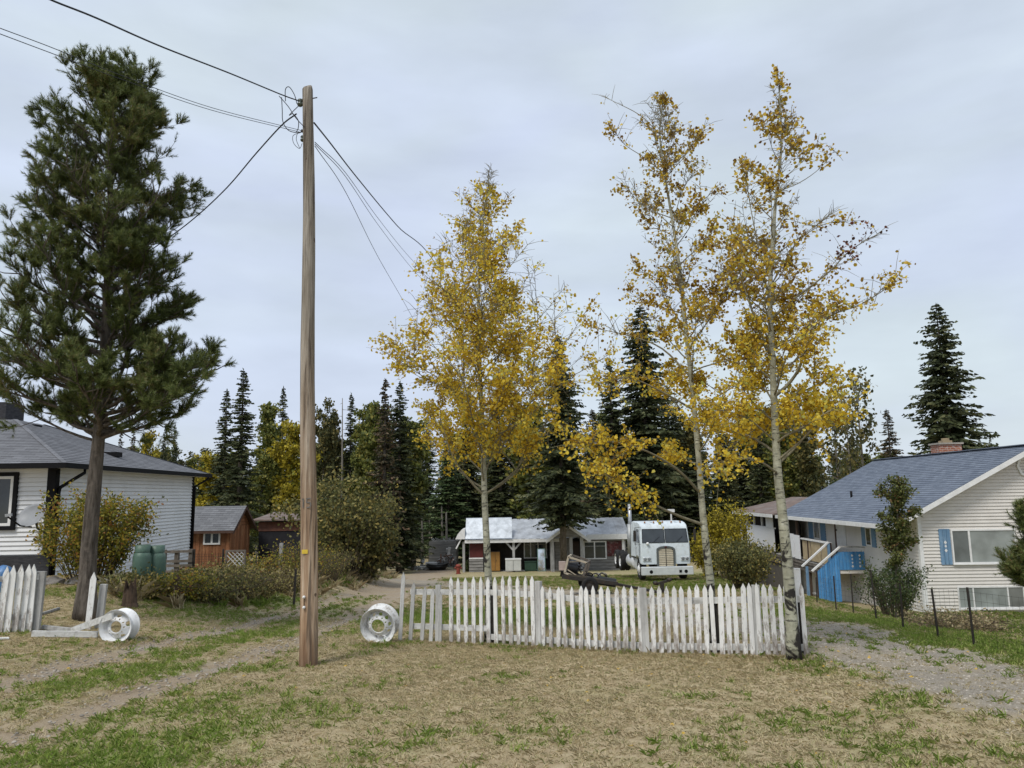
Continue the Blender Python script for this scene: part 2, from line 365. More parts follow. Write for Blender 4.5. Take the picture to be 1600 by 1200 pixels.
grnT = [tuft('green_tuft', MG, 16, .085, .006, 1.0, .055, s) for s in (4, 5, 6)]
tallG = [tuft('tall_tuft', MG, 20, .22, .012, 1.0, .12, s) for s in (7, 8)]
tallD = [tuft('straw_tuft', MD, 20, .16, .012, 1.2, .14, s) for s in (9, 10)]
stones = [stone('stone_chip', MS, s) for s in (1, 2, 3)]
scatter('dry_grass', 'short straw coloured mown grass around the pole and fence', 'grass', patch('dry_grass', xs1, ys1, cover), dryT, 'dry', 360, .5, 1.25, 11)
scatter('green_grass', 'green grass tufts along the ruts and the gravel drive', 'grass', patch('green_grass', xs1, ys1, cover), grnT, 'green', 230, .45, 1.3, 21)
scatter('yard_grass', 'green yard grass beyond the white picket fence', 'grass', patch('yard_grass', xs2, ys2, cover), tallG, 'green', 60, .2, .6, 31)
scatter('yard_straw', 'dry yellow grass beyond the white picket fence', 'grass', patch('yard_straw', xs2, ys2, cover), tallD, 'dry', 50, .2, .6, 41)
scatter('gravel_stones', 'loose grey gravel stones on the drive', 'gravel', patch('gravel_stones', xs1, ys1, cover), stones, 'stones', 260, .006, .024, 51)
MFL = leafmat('fallen_leaf', [(.1, (.36, .17, .03)), (.6, (.55, .36, .06)), (1, (.50, .42, .22))], .2)
def fl(name, seed):
    r = np.random.default_rng(seed); a = np.linspace(0, 2*PI, 6, endpoint=False); o = bpy.data.objects.new(name, ngon_mesh(name, np.c_[np.cos(a), np.sin(a)*.85, r.uniform(.1, .5, 6)][None], MFL)); PROTO.objects.link(o); return o
scatter('fallen_leaves', 'fallen yellow leaves lying on the dry lawn', 'leaves', patch('fallen_leaves', xs1, ys1, cover), [fl('fallen_leaf', 1), fl('fallen_leaf', 2)], 'leaves', 9, .015, .027, 61, .5)

weedT = [tuft('weed_tuft', MD, 26, .62, .016, .9, .16, s) for s in (12, 13)]+[tuft('weed_tuft', MG, 22, .5, .016, .8, .16, 14)]
WEED = resample(pline([(150, 925), (215, 935), (290, 942), (370, 942), (440, 932), (490, 918), (540, 906), (585, 900), (612, 893)]), .5)
def weeds(X, Y):
    d = pdist(X, Y, WEED); return dict(weed=np.exp(-(d/.55)**2)*np.clip(fbm(X*1.3, Y*1.3, 71)*2.2-.6, 0, 1))
scatter('tall_weeds', 'tall dry straw and weeds at the foot of the brush', 'weeds', patch('tall_weeds', np.arange(-12, -3, .3), np.arange(14, 46, .3), weeds), weedT, 'weed', 9, .4, 1.0, 81)
LAWN = resample(pline([(628, 1003), (690, 1006), (838, 1013), (1000, 1023), (1265, 1027)]), .3)
def footing(X, Y):
    d = pdist(X, Y, LAWN); q = gp(482, 1041); e_ = np.hypot(X-q.x, Y-q.y); a = gp(590, 1008); c = gp(185, 1006); e2 = np.minimum(np.hypot(X-a.x, Y-a.y), np.hypot(X-c.x, Y-c.y))
    return dict(foot=np.exp(-(d/.14)**2)*.6+np.exp(-((e_-.12)/.12)**2)+np.exp(-(e2/.3)**2))
footT = [tuft('foot_tuft', MD, 14, .13, .006, .9, .05, 15), tuft('foot_tuft', MG, 14, .12, .006, .9, .05, 16)]
scatter('uncut_grass', 'uncut grass blades at the foot of fence, pole and rims', 'grass', patch('uncut_grass', np.arange(-8, 5.5, .12), np.arange(9, 14.5, .12), footing), footT, 'foot', 90, .4, 1.1, 91)
# ---------------------------------------------------------------- building helpers
def proj(p):
    q = Vector(p)-Vector((0, 0, EYE)); z = q.dot(FW); return 800+F*q.dot(RT)/z, 600-F*q.dot(UP)/z
def along(p, d, px):
    lo, hi = 0., 60.
    s = 1 if proj(p+d*40)[0] > proj(p)[0] else -1
    for _ in range(50):
        mid = (lo+hi)/2
        if (proj(p+d*mid)[0]-px)*s < 0: lo = mid
        else: hi = mid
    return lo
def laps(b, mapf, u0, u1, z0, z1, ex=.115, proud=.02, clip=None):
    """lapped boards on a wall plane; mapf(u, z, out) gives the point"""
    z = z0
    while z < z1-.01:
        za = min(z+ex, z1); a0, a1 = clip(z+.5*ex) if clip else (u0, u1); c0, c1 = clip(za) if clip else (u0, u1); q0, q1 = clip(z) if clip else (u0, u1)
        if q1-q0 > .05:
            b.add([mapf(q0, z+.006, proud*1.6), mapf(q1, z+.006, proud*1.6), mapf(c1, za, .004), mapf(c0, za, .004), mapf(q0, z+.016, .001), mapf(q1, z+.016, .001)], [(0, 1, 2, 3), (4, 5, 1, 0)])
        z = za
def shingles(b, E0, E1, R0, R1, ex=.15, lift=.012, over=0):
    """roof plane in courses: eave E0-E1, ridge R0-R1"""
    E0, E1, R0, R1 = map(Vector, (E0, E1, R0, R1)); n = max(2, int(((R0+R1)/2-(E0+E1)/2).length/ex)); nr = (E1-E0).cross(R0-E0)
    if nr.length < 1e-6: nr = (E1-E0).cross(R1-E0)
    nr.normalize()
    if nr.z < 0: nr = -nr
    for i in range(n):
        s, t = i/n, (i+1)/n; a, c, d, e_ = E0.lerp(R0, s), E1.lerp(R1, s), E1.lerp(R1, t), E0.lerp(R0, t)
        b.add([a+nr*lift, c+nr*lift, d+nr*.002, e_+nr*.002, a, c], [(0, 1, 2, 3), (4, 5, 1, 0)])
def shingle_mat(name, c1, c2, c3, ax, sinp, w=.32, h=.15):
    t = NT(name).set(.92, .15); v = t.coords('Object'); s = t.n('ShaderNodeSeparateXYZ'); t.l(v, s.inputs[0]); cb = t.n('ShaderNodeCombineXYZ')
    t.l(s.outputs[ax], cb.inputs[0]); t.l(t.math('DIVIDE', s.outputs[2], sinp), cb.inputs[1])
    br = t.n('ShaderNodeTexBrick', Scale=1.0); br.inputs['Brick Width'].default_value = w; br.inputs['Row Height'].default_value = h; br.inputs['Mortar Size'].default_value = .006; br.inputs['Bias'].default_value = 0
    br.inputs['Color1'].default_value = (*c1, 1); br.inputs['Color2'].default_value = (*c2, 1); br.inputs['Mortar'].default_value = (*c3, 1); t.l(cb.outputs[0], br.inputs['Vector'])
    c = t.mix(t.ramp(t.noise(v, 3.5, 6, .6), [(.35, (0,0,0)), (.7, (.5,)*3)]), br.outputs['Color'], tuple(x*.7 for x in c1)); c = t.mix(t.ramp(t.noise(v, 40, 3, .6), [(.4, (0,0,0)), (.7, (.35,)*3)]), c, c3)
    t.col(c); t.bump(t.noise(v, 90, 3, .6), .4, .01); return t.m
def frame(b, x0, z0, x1, z1, w, y0, y1):
    b.box(x0, y0, z0, x0+w, y1, z1); b.box(x1-w, y0, z0, x1, y1, z1); b.box(x0+w, y0, z0, x1-w, y1, z0+w); b.box(x0+w, y0, z1-w, x1-w, y1, z1)
# materials of the built things
WHITE_VINYL = M('white_vinyl', (.70, .71, .72), (.64, .65, .66), 1.2, .55, .35, dirt=(.50, .49, .46), dscale=1.1, damt=.35)
CREAM_VINYL = M('cream_vinyl', (.66, .63, .58), (.58, .55, .51), 1.0, .6, .3, dirt=(.45, .42, .37), dscale=.9, damt=.4)
BLACK_TRIM = M('black_trim', (.009, .009, .010), (.006, .006, .007), 5, .6, .12)
WHITE_TRIM = M('white_trim', (.74, .74, .73), (.62, .62, .61), 5, .5, .35, dirt=(.45, .43, .4), dscale=4, damt=.4)
DARK_STONE = M('dark_stone', (.055, .055, .06), (.02, .02, .024), 5, .8, .3, stretch=(1, 1, 4), bump=.8, bdist=.03)
PAINT_OLD = M('old_white_paint', (.74, .74, .72), (.60, .60, .58), 9, .75, .2, stretch=(1, 1, .3), dirt=(.30, .28, .25), dscale=11, damt=.8, rand=.12, bump=.3)
WOOD_GREY = M('grey_wood', (.44, .435, .42), (.23, .225, .215), 10, .9, .15, stretch=(2, 2, .15), dirt=(.55, .55, .53), dscale=5, damt=.5, bump=.5, rand=.12)
WOOD_GREYH = M('grey_wood_across', (.33, .32, .30), (.16, .155, .145), 6, .9, .15, stretch=(.2, 2, 3), bump=.5, rand=.15)
GLASS_DARK = glass('dark_glass', (.05, .06, .065))
GLASS_GREY = glass('curtained_glass', (.30, .33, .32), .15)
BLUE_PAINT = M('blue_paint', (.075, .27, .56), (.05, .19, .42), 7, .65, .3, stretch=(2, 2, .25), dirt=(.22, .36, .5), dscale=9, damt=.5, rand=.18)
BLUE_GREY = M('faded_blue_paint', (.16, .27, .40), (.10, .19, .30), 7, .7, .25, stretch=(2, 2, .25), dirt=(.3, .38, .45), dscale=8, damt=.4, rand=.1)
BLACK_RUBBER = M('rubber', (.02, .02, .021), (.012, .012, .012), 8, .85, .2, dirt=(.08, .075, .065), dscale=6, damt=.4)
STEEL_DARK = M('dark_steel', (.05, .047, .043), (.03, .026, .022), 12, .6, .4, .5, dirt=(.11, .06, .035), dscale=9, damt=.6)
GALV = M('galvanised', (.42, .43, .44), (.33, .34, .35), 6, .4, .5, .7)
# ---------------------------------------------------------------- left house
dl = 20.3; c0 = at(86, 740, dl); hz_ = ray(740, 772); dirL = Vector((hz_.x, 1, 0)).normalized(); rzL = math.atan2(-dirL.x, dirL.y)
z_wb = at(60, 866, dl).z; z_ev = at(86, 731, dl).z; gl = gz(c0.x, c0.y)-.1
HL = thing('ranch_house', (c0.x, c0.y, gl), 'white vinyl sided house with black trim and grey hip roof', 'house', rz=rzL)
lenL = along(Vector((c0.x, c0.y, z_ev)), dirL, 302); zb, ze = z_wb-gl, z_ev-gl; XL = -11
b = MB(); b.box(XL, 0, zb-1.2, 0, lenL, ze); b.build('wall', WHITE_VINYL, HL)
b = MB(); laps(b, lambda u, z, o: (u, -.003-o, z), XL, -.17, zb, ze, .118, .025); b.build('front_siding', WHITE_VINYL, HL)
b = MB(); laps(b, lambda u, z, o: (.003+o, u, z), .17, lenL-.14, zb-.944, ze, .118, .027); b.build('side_siding', WHITE_VINYL, HL)
MB().box(XL-.02, -.06, -.9, .02, -.003, zb-.022).build('foundation', DARK_STONE, HL)
b = MB(); b.box(-.17, -.04, zb-.03, .04, 0, ze); b.box(0.001, 0.001, zb-1.2, .045, .17, ze); b.build('corner_board', BLACK_TRIM, HL)
MB().box(.001, lenL-.14, zb-1.2, .045, lenL+.04, ze).build('corner_board', BLACK_TRIM, HL)
ov = .5; zr = ze+.1; Aa = Vector((-3.05, 3.25, at(29, 657, dl+3.3).z-gl)); Bb = Vector((-3.15, 5.0, Aa.z))
En, Ef = Vector((ov, -ov, zr)), Vector((ov, lenL+ov, zr)); sL = (Aa.z-zr)/math.hypot(Aa.z-zr, 3.6)
GREY_SH_X = shingle_mat('grey_shingle_front', (.23, .235, .25), (.15, .153, .163), (.07, .07, .078), 0, sL); GREY_SH_Y = shingle_mat('grey_shingle_side', (.23, .235, .25), (.15, .153, .163), (.07, .07, .078), 1, sL)
b = MB(); shingles(b, (XL-1, -ov, zr), En, (XL-1, 3.25, Aa.z), Aa); b.mat(1); shingles(b, En, Ef, Aa, Bb); b.mat(0); shingles(b, Ef, (XL-1, lenL+ov, zr), Bb, (XL-1, 5, Aa.z)); shingles(b, (XL-1, 3.25, Aa.z), Aa, (XL-1, 5, Aa.z), Bb, .4)
rf = b.build('roof', [GREY_SH_X, GREY_SH_Y], HL)
b = MB(); b.beam(En+Vector((0, 0, .01)), Aa+Vector((0, 0, .015)), .12, .012); b.beam(Bb+Vector((0, 0, .015)), Ef+Vector((0, 0, .01)), .12, .012); b.build('hip_cap', GREY_SH_X, rf)
b = MB(); b.box(XL-1, -ov-.06, zr-.13, ov+.06, -ov, zr+.012); b.build('gutter', BLACK_TRIM, HL)
MB().box(ov, -ov, zr-.13, ov+.06, lenL+ov+.06, zr+.012).build('gutter', BLACK_TRIM, HL)
b = MB(); b.box(XL-1, -ov, zr-.11, ov-.002, 0, zr-.09); b.box(0.05, 0.001, zr-.11, ov-.002, lenL+ov, zr-.09); b.build('soffit', WHITE_TRIM, HL)
MB().tube([(ov, .55, zr-.1), (ov, .55, zr-.22), (.1, .12, zr-.62), (.08, .1, zr-.75), (.08, .1, .1)], .045, 8).build('downspout', BLACK_TRIM, HL, True)
MB().tube([(ov, lenL+.25, zr-.1), (ov, lenL+.2, zr-.2), (.1, lenL-.05, zr-.5), (.09, lenL-.06, .1)], .045, 8).build('downspout', BLACK_TRIM, HL, True)
# front window, chimney, roof vents
def lx(px, py=770, dd=dl): return (at(px, py, dd).x-c0.x)
wx1 = lx(31); wz1, wz0 = at(15, 738, dl).z-gl, at(15, 828, dl).z-gl
w_ = MB(); frame(w_, wx1-1.7, wz0, wx1, wz1, .1, -.10, -.02); wn = w_.build('window', BLACK_TRIM, HL)
w_ = MB(); frame(w_, wx1-1.59, wz0+.11, wx1-.11, wz1-.11, .07, -.085, -.02); w_.build('sash', WHITE_TRIM, wn)
MB().box(wx1-1.52, -.065, wz0+.17, wx1-.17, -.05, wz1-.17).build('pane', GLASS_DARK, wn)
cx = lx(-10, 660, dl+4); b = MB(); b.box(cx-.75, 3.9, Aa.z-.6, lx(27, 660, dl+4), 4.9, at(10, 630, dl+4).z-gl); b.build('chimney', DARK_STONE, rf)
for px, py, dy in ((65, 666, 3.9), (189, 708, 4.4)):
    q = at(px, py, dl+dy); q = Vector((q.x-c0.x, dy, q.z-gl)); t_ = max(0, min(1, (ov-q.x)/3.6)); MB().box(q.x-.22, q.y-.2, q.z-.12, q.x+.2, q.y+.2, q.z+.03).build('roof_vent', BLACK_TRIM, rf)
# satellite dish on the house corner
dp = at(50, 805, dl-.55); T = thing('satellite_dish', at(62, 832, dl-.06), 'grey oval satellite dish on the white house corner', 'dish')
q = Matrix.Translation(dp) @ (Vector((-.25, -.9, .52)).normalized().to_track_quat('Z', 'Y').to_matrix().to_4x4()) @ Matrix.Diagonal((1, .78, 1, 1))
b = MB(); b.lathe([(.001, -.08), (.15, -.074), (.27, -.05), (.36, -.015), (.42, .02), (.425, .012), (.36, -.03), (.27, -.065), (.001, -.095)], 32, q); b.build('reflector', M('dish_grey', (.27, .28, .295), (.22, .23, .24), 3, .5, .4), T, True, True)
b = MB(); e0 = dp+Vector((-.28, -.52, -.02)); b.tube([dp+Vector((0, .02, -.3)), dp+Vector((-.12, -.25, -.26)), e0], .02, 6); b.build('feed_arm', BLACK_TRIM, T, True, True)
b = MB(); b.beam(e0+Vector((-.06, 0, .03)), e0+Vector((.08, .03, .05)), .07, .07); b.build('receiver', GALV, T, False, True)
b = MB(); b.tube([dp+Vector((.02, .08, -.05)), dp+Vector((.1, .12, -.35)), dp+Vector((.16, .46, -.5))], .03, 7); b.beam(dp+Vector((.16, .47, -.62)), dp+Vector((.16, .47, -.35)), .16, .05); b.build('mount', STEEL_DARK, T, False, True)
# ---------------------------------------------------------------- right house
pr = gp(1447, 957); dr_ = pr.y; hr = ray(838, 770); dirR = Vector((hr.x, 1, 0)).normalized(); rzR = math.atan2(-dirR.x, dirR.y)
HR = thing('split_level_house', (pr.x, pr.y, pr.z-.1), 'cream sided split level house with blue shingle roof and brick chimney', 'house', rz=rzR)
mR = Matrix.Rotation(rzR, 4, 'Z'); mRi = mR.inverted(); oR = Vector((pr.x, pr.y, pr.z-.1))
def RL(p): return mRi @ (Vector(p)-oR)
def rw(x, y, z): return mR @ Vector((x, y, z)) + oR
def onfront(px, py):                                   # point of the gable wall plane seen at a pixel, local
    lo, hi = 10., 50.
    for _ in range(50):
        md = (lo+hi)/2
        if RL(at(px, py, md)).y < 0: lo = md
        else: hi = md
    return RL(at(px, py, lo))
def onside(px, py, x=0.0):                             # same for a plane parallel to the side wall, at local x
    lo, hi = 5., 90.
    for _ in range(60):
        md = (lo+hi)/2
        if RL(at(px, py, md)).x < x: lo = md
        else: hi = md
    return RL(at(px, py, lo))
ec = onfront(1385, 822); xe = ec.x; ze_ = ec.z                      # eave corner: the roof oversails the side wall
lenR = onside(1214, 805, xe).y
rg = onfront(1605, 698); xr, zrg = rg.x, rg.z
slope = (zrg-ze_)/(xr-xe); zt = ze_-slope*xe*1.0 - .06               # underside of the roof over the wall line
xw = 2*xr
def clipg(z): 
    k = max(0, (z-zt)/slope); return (max(0, k), xw-max(0, k))
b = MB(); b.slab([(0, 0, -.8), (xw, 0, -.8), (xw, 0, zt-.05), (xr, 0, zt+slope*xr-.05), (0, 0, zt-.05)], (0, lenR-.3, 0)); b.build('wall', CREAM_VINYL, HR)
b = MB(); laps(b, lambda u, z, o: (u, -.003-o, z), .09, xw, 0, zt+slope*xr-.08, .108, .02, lambda z: (max(.09, clipg(z+.06)[0]), clipg(z+.06)[1])); b.build('front_siding', CREAM_VINYL, HR)
b = MB(); laps(b, lambda u, z, o: (-.003-o, u, z), .09, lenR-.3, -.5, zt, .108); b.build('side_siding', CREAM_VINYL, HR)
b = MB(); b.box(-.03, -.03, -.2, .09, -.001, zt); b.box(-.03, 0, -.2, -.001, .09, zt); b.build('corner_trim', WHITE_TRIM, HR)
sR = slope/math.hypot(1, slope); BLUE_SH = shingle_mat('blue_shingle', (.195, .225, .275), (.125, .148, .19), (.055, .066, .088), 1, sR, .34, .15)
b = MB(); yo = -.45
shingles(b, (xe, yo, ze_+.05), (xe, lenR, ze_+.05), (xr, yo, zrg+.05), (xr, lenR, zrg+.05), .15); shingles(b, (xw-xe, lenR, ze_+.05), (xw-xe, yo, ze_+.05), (xr, lenR, zrg+.05), (xr, yo, zrg+.05), .3)
rf = b.build('roof', BLUE_SH, HR)
b = MB(); b.slab([(xe, yo+.02, ze_-.03), (xr, yo+.02, zrg-.03), (xr, lenR-.02, zrg-.03), (xe, lenR-.02, ze_-.03)], (0, 0, .065)); b.slab([(xw-xe, yo+.02, ze_-.03), (xr, yo+.02, zrg-.03), (xr, lenR-.02, zrg-.03), (xw-xe, lenR-.02, ze_-.03)], (0, 0, .065)); b.build('soffit', WHITE_TRIM, HR)
b = MB(); b.slab([(xe, yo-.025, ze_-.12), (xr, yo-.025, zrg-.12), (xr, yo-.025, zrg+.045), (xe, yo-.025, ze_+.045)], (0, .04, 0)); b.build('rake_board', WHITE_TRIM, HR)
b = MB(); b.slab([(xw-xe, yo-.025, ze_-.12), (xr+.002, yo-.025, zrg-.12), (xr+.002, yo-.025, zrg+.045), (xw-xe, yo-.025, ze_+.045)], (0, .04, 0)); b.build('rake_board', WHITE_TRIM, HR)
MB().box(xe-.1, yo+.02, ze_-.1, xe-.002, lenR, ze_+.045).build('eave_gutter', WHITE_TRIM, HR)
MB().beam((xr, yo, zrg+.075), (xr, lenR, zrg+.075), .28, .03).build('ridge_cap', BLUE_SH, rf)
BRICK = NT('brick').set(.9, .15); bt = BRICK.n('ShaderNodeTexBrick', Scale=1.0); bt.inputs['Brick Width'].default_value = .21; bt.inputs['Row Height'].default_value = .075; bt.inputs['Mortar Size'].default_value = .008
for k, v in (('Color1', (.36, .13, .07, 1)), ('Color2', (.26, .085, .05, 1)), ('Mortar', (.42, .38, .33, 1))): bt.inputs[k].default_value = v
vv = BRICK.coords('Object', (1, 1, 1)); s_ = BRICK.n('ShaderNodeSeparateXYZ'); BRICK.l(vv, s_.inputs[0]); cb = BRICK.n('ShaderNodeCombineXYZ'); BRICK.l(BRICK.math('ADD', s_.outputs[0], s_.outputs[1]), cb.inputs[0]); BRICK.l(s_.outputs[2], cb.inputs[1]); BRICK.l(cb.outputs[0], bt.inputs['Vector'])
BRICK.col(BRICK.mix(BRICK.ramp(BRICK.noise(vv, 9, 5, .6), [(.55, (0,0,0)), (.62, (.6,)*3)]), bt.outputs['Color'], (.5, .42, .38))); BRICK = BRICK.m
def yat(px, z): return onside_ridge(px, z)
ych = RL(at(1479, 708, dr_+6.2)).y
ca_ = RL(at(1462, 708, dr_+6.2)); cb_ = RL(at(1496, 708, dr_+6.2)); ctop = RL(at(1479, 695, dr_+6.2)).z
xc0, xc1 = ca_.x, cb_.x
ch = MB().box(xc0, ych-.35, ctop-1.6, xc1, ych+.35, ctop).build('chimney', BRICK, rf)
MB().box(xc0-.06, ych-.41, ctop, xc1+.06, ych+.41, ctop+.07).build('chimney_cap', M('concrete', (.38, .35, .3), (.24, .22, .19), 6, .95), rf)
b = MB(); b.lathe([(.15, 0), (.15, .2), (.12, .2), (.12, 0)], 12, Matrix.Translation(((xc0+xc1)/2, ych, ctop+.07))); b.box((xc0+xc1)/2-.2, ych-.18, ctop+.07, (xc0+xc1)/2+.18, ych+.18, ctop+.17); b.build('chimney_flue', M('clay', (.34, .26, .16), (.22, .18, .12), 6, .9), rf)
q = onside(1331, 783, xe+1.6); zq = ze_+slope*(1.6); MB().tube([(xe+1.6, q.y, zq-.1), (xe+1.6, q.y, zq+.3)], .05, 8).build('vent_pipe', BLACK_TRIM, rf, True)
# gable window with blue shutter, basement window, gable vent
p0 = onfront(1490, 879); p1 = onfront(1567, 828); xa, xb, za, zc = p0.x, p0.x+2.05, p0.z, p1.z
w_ = MB(); frame(w_, xa-.03, za-.04, xb, zc+.04, .05, -.065, -.018); wn = w_.build('window', WHITE_TRIM, HR)
xm = onfront(1514, 850).x
MB().box(xm-.03, -.06, za+.01, xm+.03, -.018, zc-.01).build('mullion', WHITE_TRIM, wn)
MB().box(xa+.02, -.04, za+.01, xm-.03, -.02, zc-.01).build('pane', glass('screened_glass', (.16, .18, .18), .2), wn); MB().box(xm+.03, -.045, za+.01, xb-.05, -.02, zc-.01).build('pane', GLASS_GREY, wn)
MB().box(xa-.05, -.1, za-.07, xb+.05, -.018, za-.042).build('sill', WHITE_TRIM, wn)
sa_ = onfront(1470, 880).x; sb_ = xa-.05; zs0, zs1 = za-.06, zc+.06; nb = 3; sw = (sb_-sa_)/nb
sh = MB().box(sa_, -.03, zs0+.02, sb_, -.018, zs1-.02).build('shutter', BLUE_GREY, HR)
for k in range(nb): MB().box(sa_+k*sw+.006, -.055, zs0, sa_+(k+1)*sw-.006, -.031, zs1).build('board', BLUE_GREY, sh)
b = MB()
for dz, s in ((.14, .05), (.02, .04), (-.12, .05)): mz = (zs0+zs1)/2+dz; mxx = (sa_+sb_)/2; b.slab([(mxx-s, -.06, mz), (mxx, -.06, mz-s*1.2), (mxx+s, -.06, mz), (mxx, -.06, mz+s*1.2)], (0, .004, 0))
tag(b.build('cutout', WHITE_TRIM, sh), kind='stuff')
p0 = onfront(1499, 950); p1 = onfront(1596, 916); xa, za, zc = p0.x, p0.z, p1.z; xb = p1.x+.05
w_ = MB(); frame(w_, xa-.03, za-.02, xb, zc+.02, .045, -.06, -.018); wn = w_.build('basement_window', WHITE_TRIM, HR)
xs_ = [xa, onfront(1520, 930).x, onfront(1574, 930).x, xb-.03]
for k in range(3):
    MB().box(xs_[k]+.02, -.04, za+.02, xs_[k+1]-.02, -.02, zc-.02).build('pane', GLASS_GREY if k < 2 else glass('screened_glass', (.2, .21, .2), .2), wn)
    if k: MB().box(xs_[k]-.02, -.058, za+.02, xs_[k]+.02, -.018, zc-.02).build('mullion', WHITE_TRIM, wn)
MB().box(xa-.05, -.1, za-.06, xb+.03, -.018, za-.022).build('sill', WHITE_TRIM, wn)
vx = onfront(1606, 728); b = MB(); b.lathe([(.32, 0), (.32, .05), (.40, .05), (.40, 0)], 8, Matrix.Translation((vx.x, -.02, vx.z)) @ Matrix.Rotation(PI/2, 4, 'X'), True); gv = b.build('gable_vent', WHITE_TRIM, HR)
b = MB()
for k in range(6): b.box(vx.x-.3, -.045, vx.z-.28+k*.095, vx.x+.3, -.02, vx.z-.22+k*.095)
b.build('louvre', CREAM_VINYL, gv)
# side wall: door, two shuttered windows
def side_rect(px0, px1, py0, py1):
    a = onside((px0+px1)/2, py1); c = onside((px0+px1)/2, py0); return onside(px1, py1).y, onside(px0, py1).y, a.z, c.z
y0, y1, z0_, z1_ = side_rect(1313, 1325, 820, 862); dn = MB().box(-.05, y0, z0_-.1, -.018, y0+.95, z1_).build('door', WHITE_TRIM, HR); MB().box(-.065, y0+.95, z0_-.1, -.018, y0+1.08, z1_+.05).build('door_frame', M('brown_trim', (.09, .045, .03), None, 6, .6), dn); MB().tube([(-.06, y0+.85, z0_+.85), (-.1, y0+.85, z0_+.85)], .03, 8).build('handle', STEEL_DARK, dn)
for (pa, pb, ta, tb_) in ((1349, 1371, 824, 853), (1266, 1292, 815, 842)):
    y0, y1, z0_, z1_ = side_rect(pa, pb, ta, tb_); w_ = y1-y0; f_ = MB()
    f_.box(-.05, y0+.3*w_, z0_, -.018, y1-.3*w_, z1_); wn = f_.build('window', WHITE_TRIM, HR); MB().box(-.056, y0+.36*w_, z0_+.05, -.049, y1-.36*w_, z1_-.05).build('pane', GLASS_DARK, wn)
    MB().box(-.05, y0, z0_-.03, -.018, y0+.28*w_, z1_+.03).build('shutter', BLUE_GREY, HR); MB().box(-.05, y1-.28*w_, z0_-.03, -.018, y1, z1_+.03).build('shutter', BLUE_GREY, HR)
# gallery along the side wall, its deck and closed end
DK = thing('side_porch', rw(xe+.1, lenR*.5, 0)-Vector((0, 0, .3)), 'weathered porch deck with tan railing panels and closed boarded end', 'porch', rz=rzR)
px_ = xe+.12; ofs = RL(DK.location)
def D(x, y, z): return (x-ofs.x, y-ofs.y, z-ofs.z)
def dbox(b, x0, y0, z0, x1, y1, z1): a = D(x0, y0, z0); c = D(x1, y1, z1); return b.box(*a, *c)
zd = onside(1250, 874, px_).z; yA = onside(1300, 880, px_).y; yB = onside(1158, 830, px_).y; zroof = ze_
dbox(MB(), px_, yA, zd-.06, -.02, yB, zd).build('deck', WOOD_GREY, DK)
SHAKE = shingle_mat('shake', (.17, .15, .13), (.09, .08, .07), (.02, .018, .015), 1, 1., .25, .16)
b = MB(); laps(b, lambda u, z, o: D(px_-.01-o, u, z), yA, yB, zd-.42, zd-.02, .14, .03); b.build('skirt', SHAKE, DK)
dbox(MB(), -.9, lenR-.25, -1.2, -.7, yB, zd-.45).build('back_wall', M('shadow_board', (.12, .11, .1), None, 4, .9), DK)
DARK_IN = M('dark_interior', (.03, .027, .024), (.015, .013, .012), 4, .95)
DBROWN = M('brown_post', (.085, .055, .04), (.04, .028, .02), 8, .85, stretch=(1, 1, .3))
for px in (1296, 1262, 1246, 1232, 1222, 1206, 1192, 1180, 1169, 1159):
    q = onside(px, 850, px_).y; dbox(MB(), px_-.02, q-.045, (zd-1.6 if px in (1262, 1222, 1180, 1159) else zd), px_+.07, q+.045, zroof if px < 1250 else zd+.95).build('post', WHITE_TRIM if px < 1240 else DBROWN, DK)
TANP = M('tan_panel', (.42, .34, .22), (.33, .26, .16), 3, .7, dirt=(.2, .15, .09), dscale=5, damt=.5)
ys_ = [onside(p, 855, px_).y for p in (1297, 1282, 1266, 1253)]
for a_, c_ in zip(ys_, ys_[1:]): dbox(MB(), px_+.01, a_+.06, zd+.06, px_+.04, c_-.06, zd+.86).build('railing_panel', TANP, DK)
dbox(MB(), px_-.05, ys_[0], zd+.9, px_+.09, ys_[-1], zd+.96).build('handrail', WHITE_TRIM, DK)
WSHEET = M('white_sheet', (.74, .75, .77), (.68, .69, .71), 2, .5, .3, dirt=(.55, .55, .55), dscale=2, damt=.3)
for pa, pb, za_, zc_ in ((1251, 1243, .02, 1.05), (1242, 1235, .04, 1.08), (1212, 1170, .1, 1.18), (1211, 1200, 1.2, 1.95)):
    ya, yb = onside(pa, 850, px_).y, onside(pb, 850, px_).y; dbox(MB(), px_-.05, ya, zd+za_, px_-.022, yb, zd+zc_).build('white_panel', WSHEET, DK)
yc_ = onside(1233, 850, px_).y
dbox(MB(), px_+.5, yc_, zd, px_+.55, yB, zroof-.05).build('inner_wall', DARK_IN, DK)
dbox(MB(), px_-.03, onside(1213, 850, px_).y, zd+1.17, px_+.03, yB, zd+1.23).build('mid_rail', WHITE_TRIM, DK)
RUSTR = M('rust_roof', (.19, .135, .11), (.115, .09, .08), 2.5, .9, dirt=(.22, .21, .2), dscale=1.2, damt=.9)
b = MB(); p4_ = [D(px_-.35, lenR-.02, zroof+.03), D(px_-.35, yB+.3, zroof+.03), D(2.2, yB+.3, zroof+.75), D(2.2, lenR-.02, zroof+.75)]; b.slab(p4_, (0, 0, .07)); b.build('porch_roof', RUSTR, DK)
b = MB(); b.slab([D(px_-.38, lenR-.02, zroof-.08), D(px_-.38, yB+.3, zroof-.08), D(px_-.38, yB+.3, zroof+.08), D(px_-.38, lenR-.02, zroof+.08)], (.03, 0, 0)); b.build('fascia', WHITE_TRIM, DK)
dbox(MB(), 0, lenR-.2, -1.2, .2, yB, zroof+.1).build('rear_wall', CREAM_VINYL, DK)
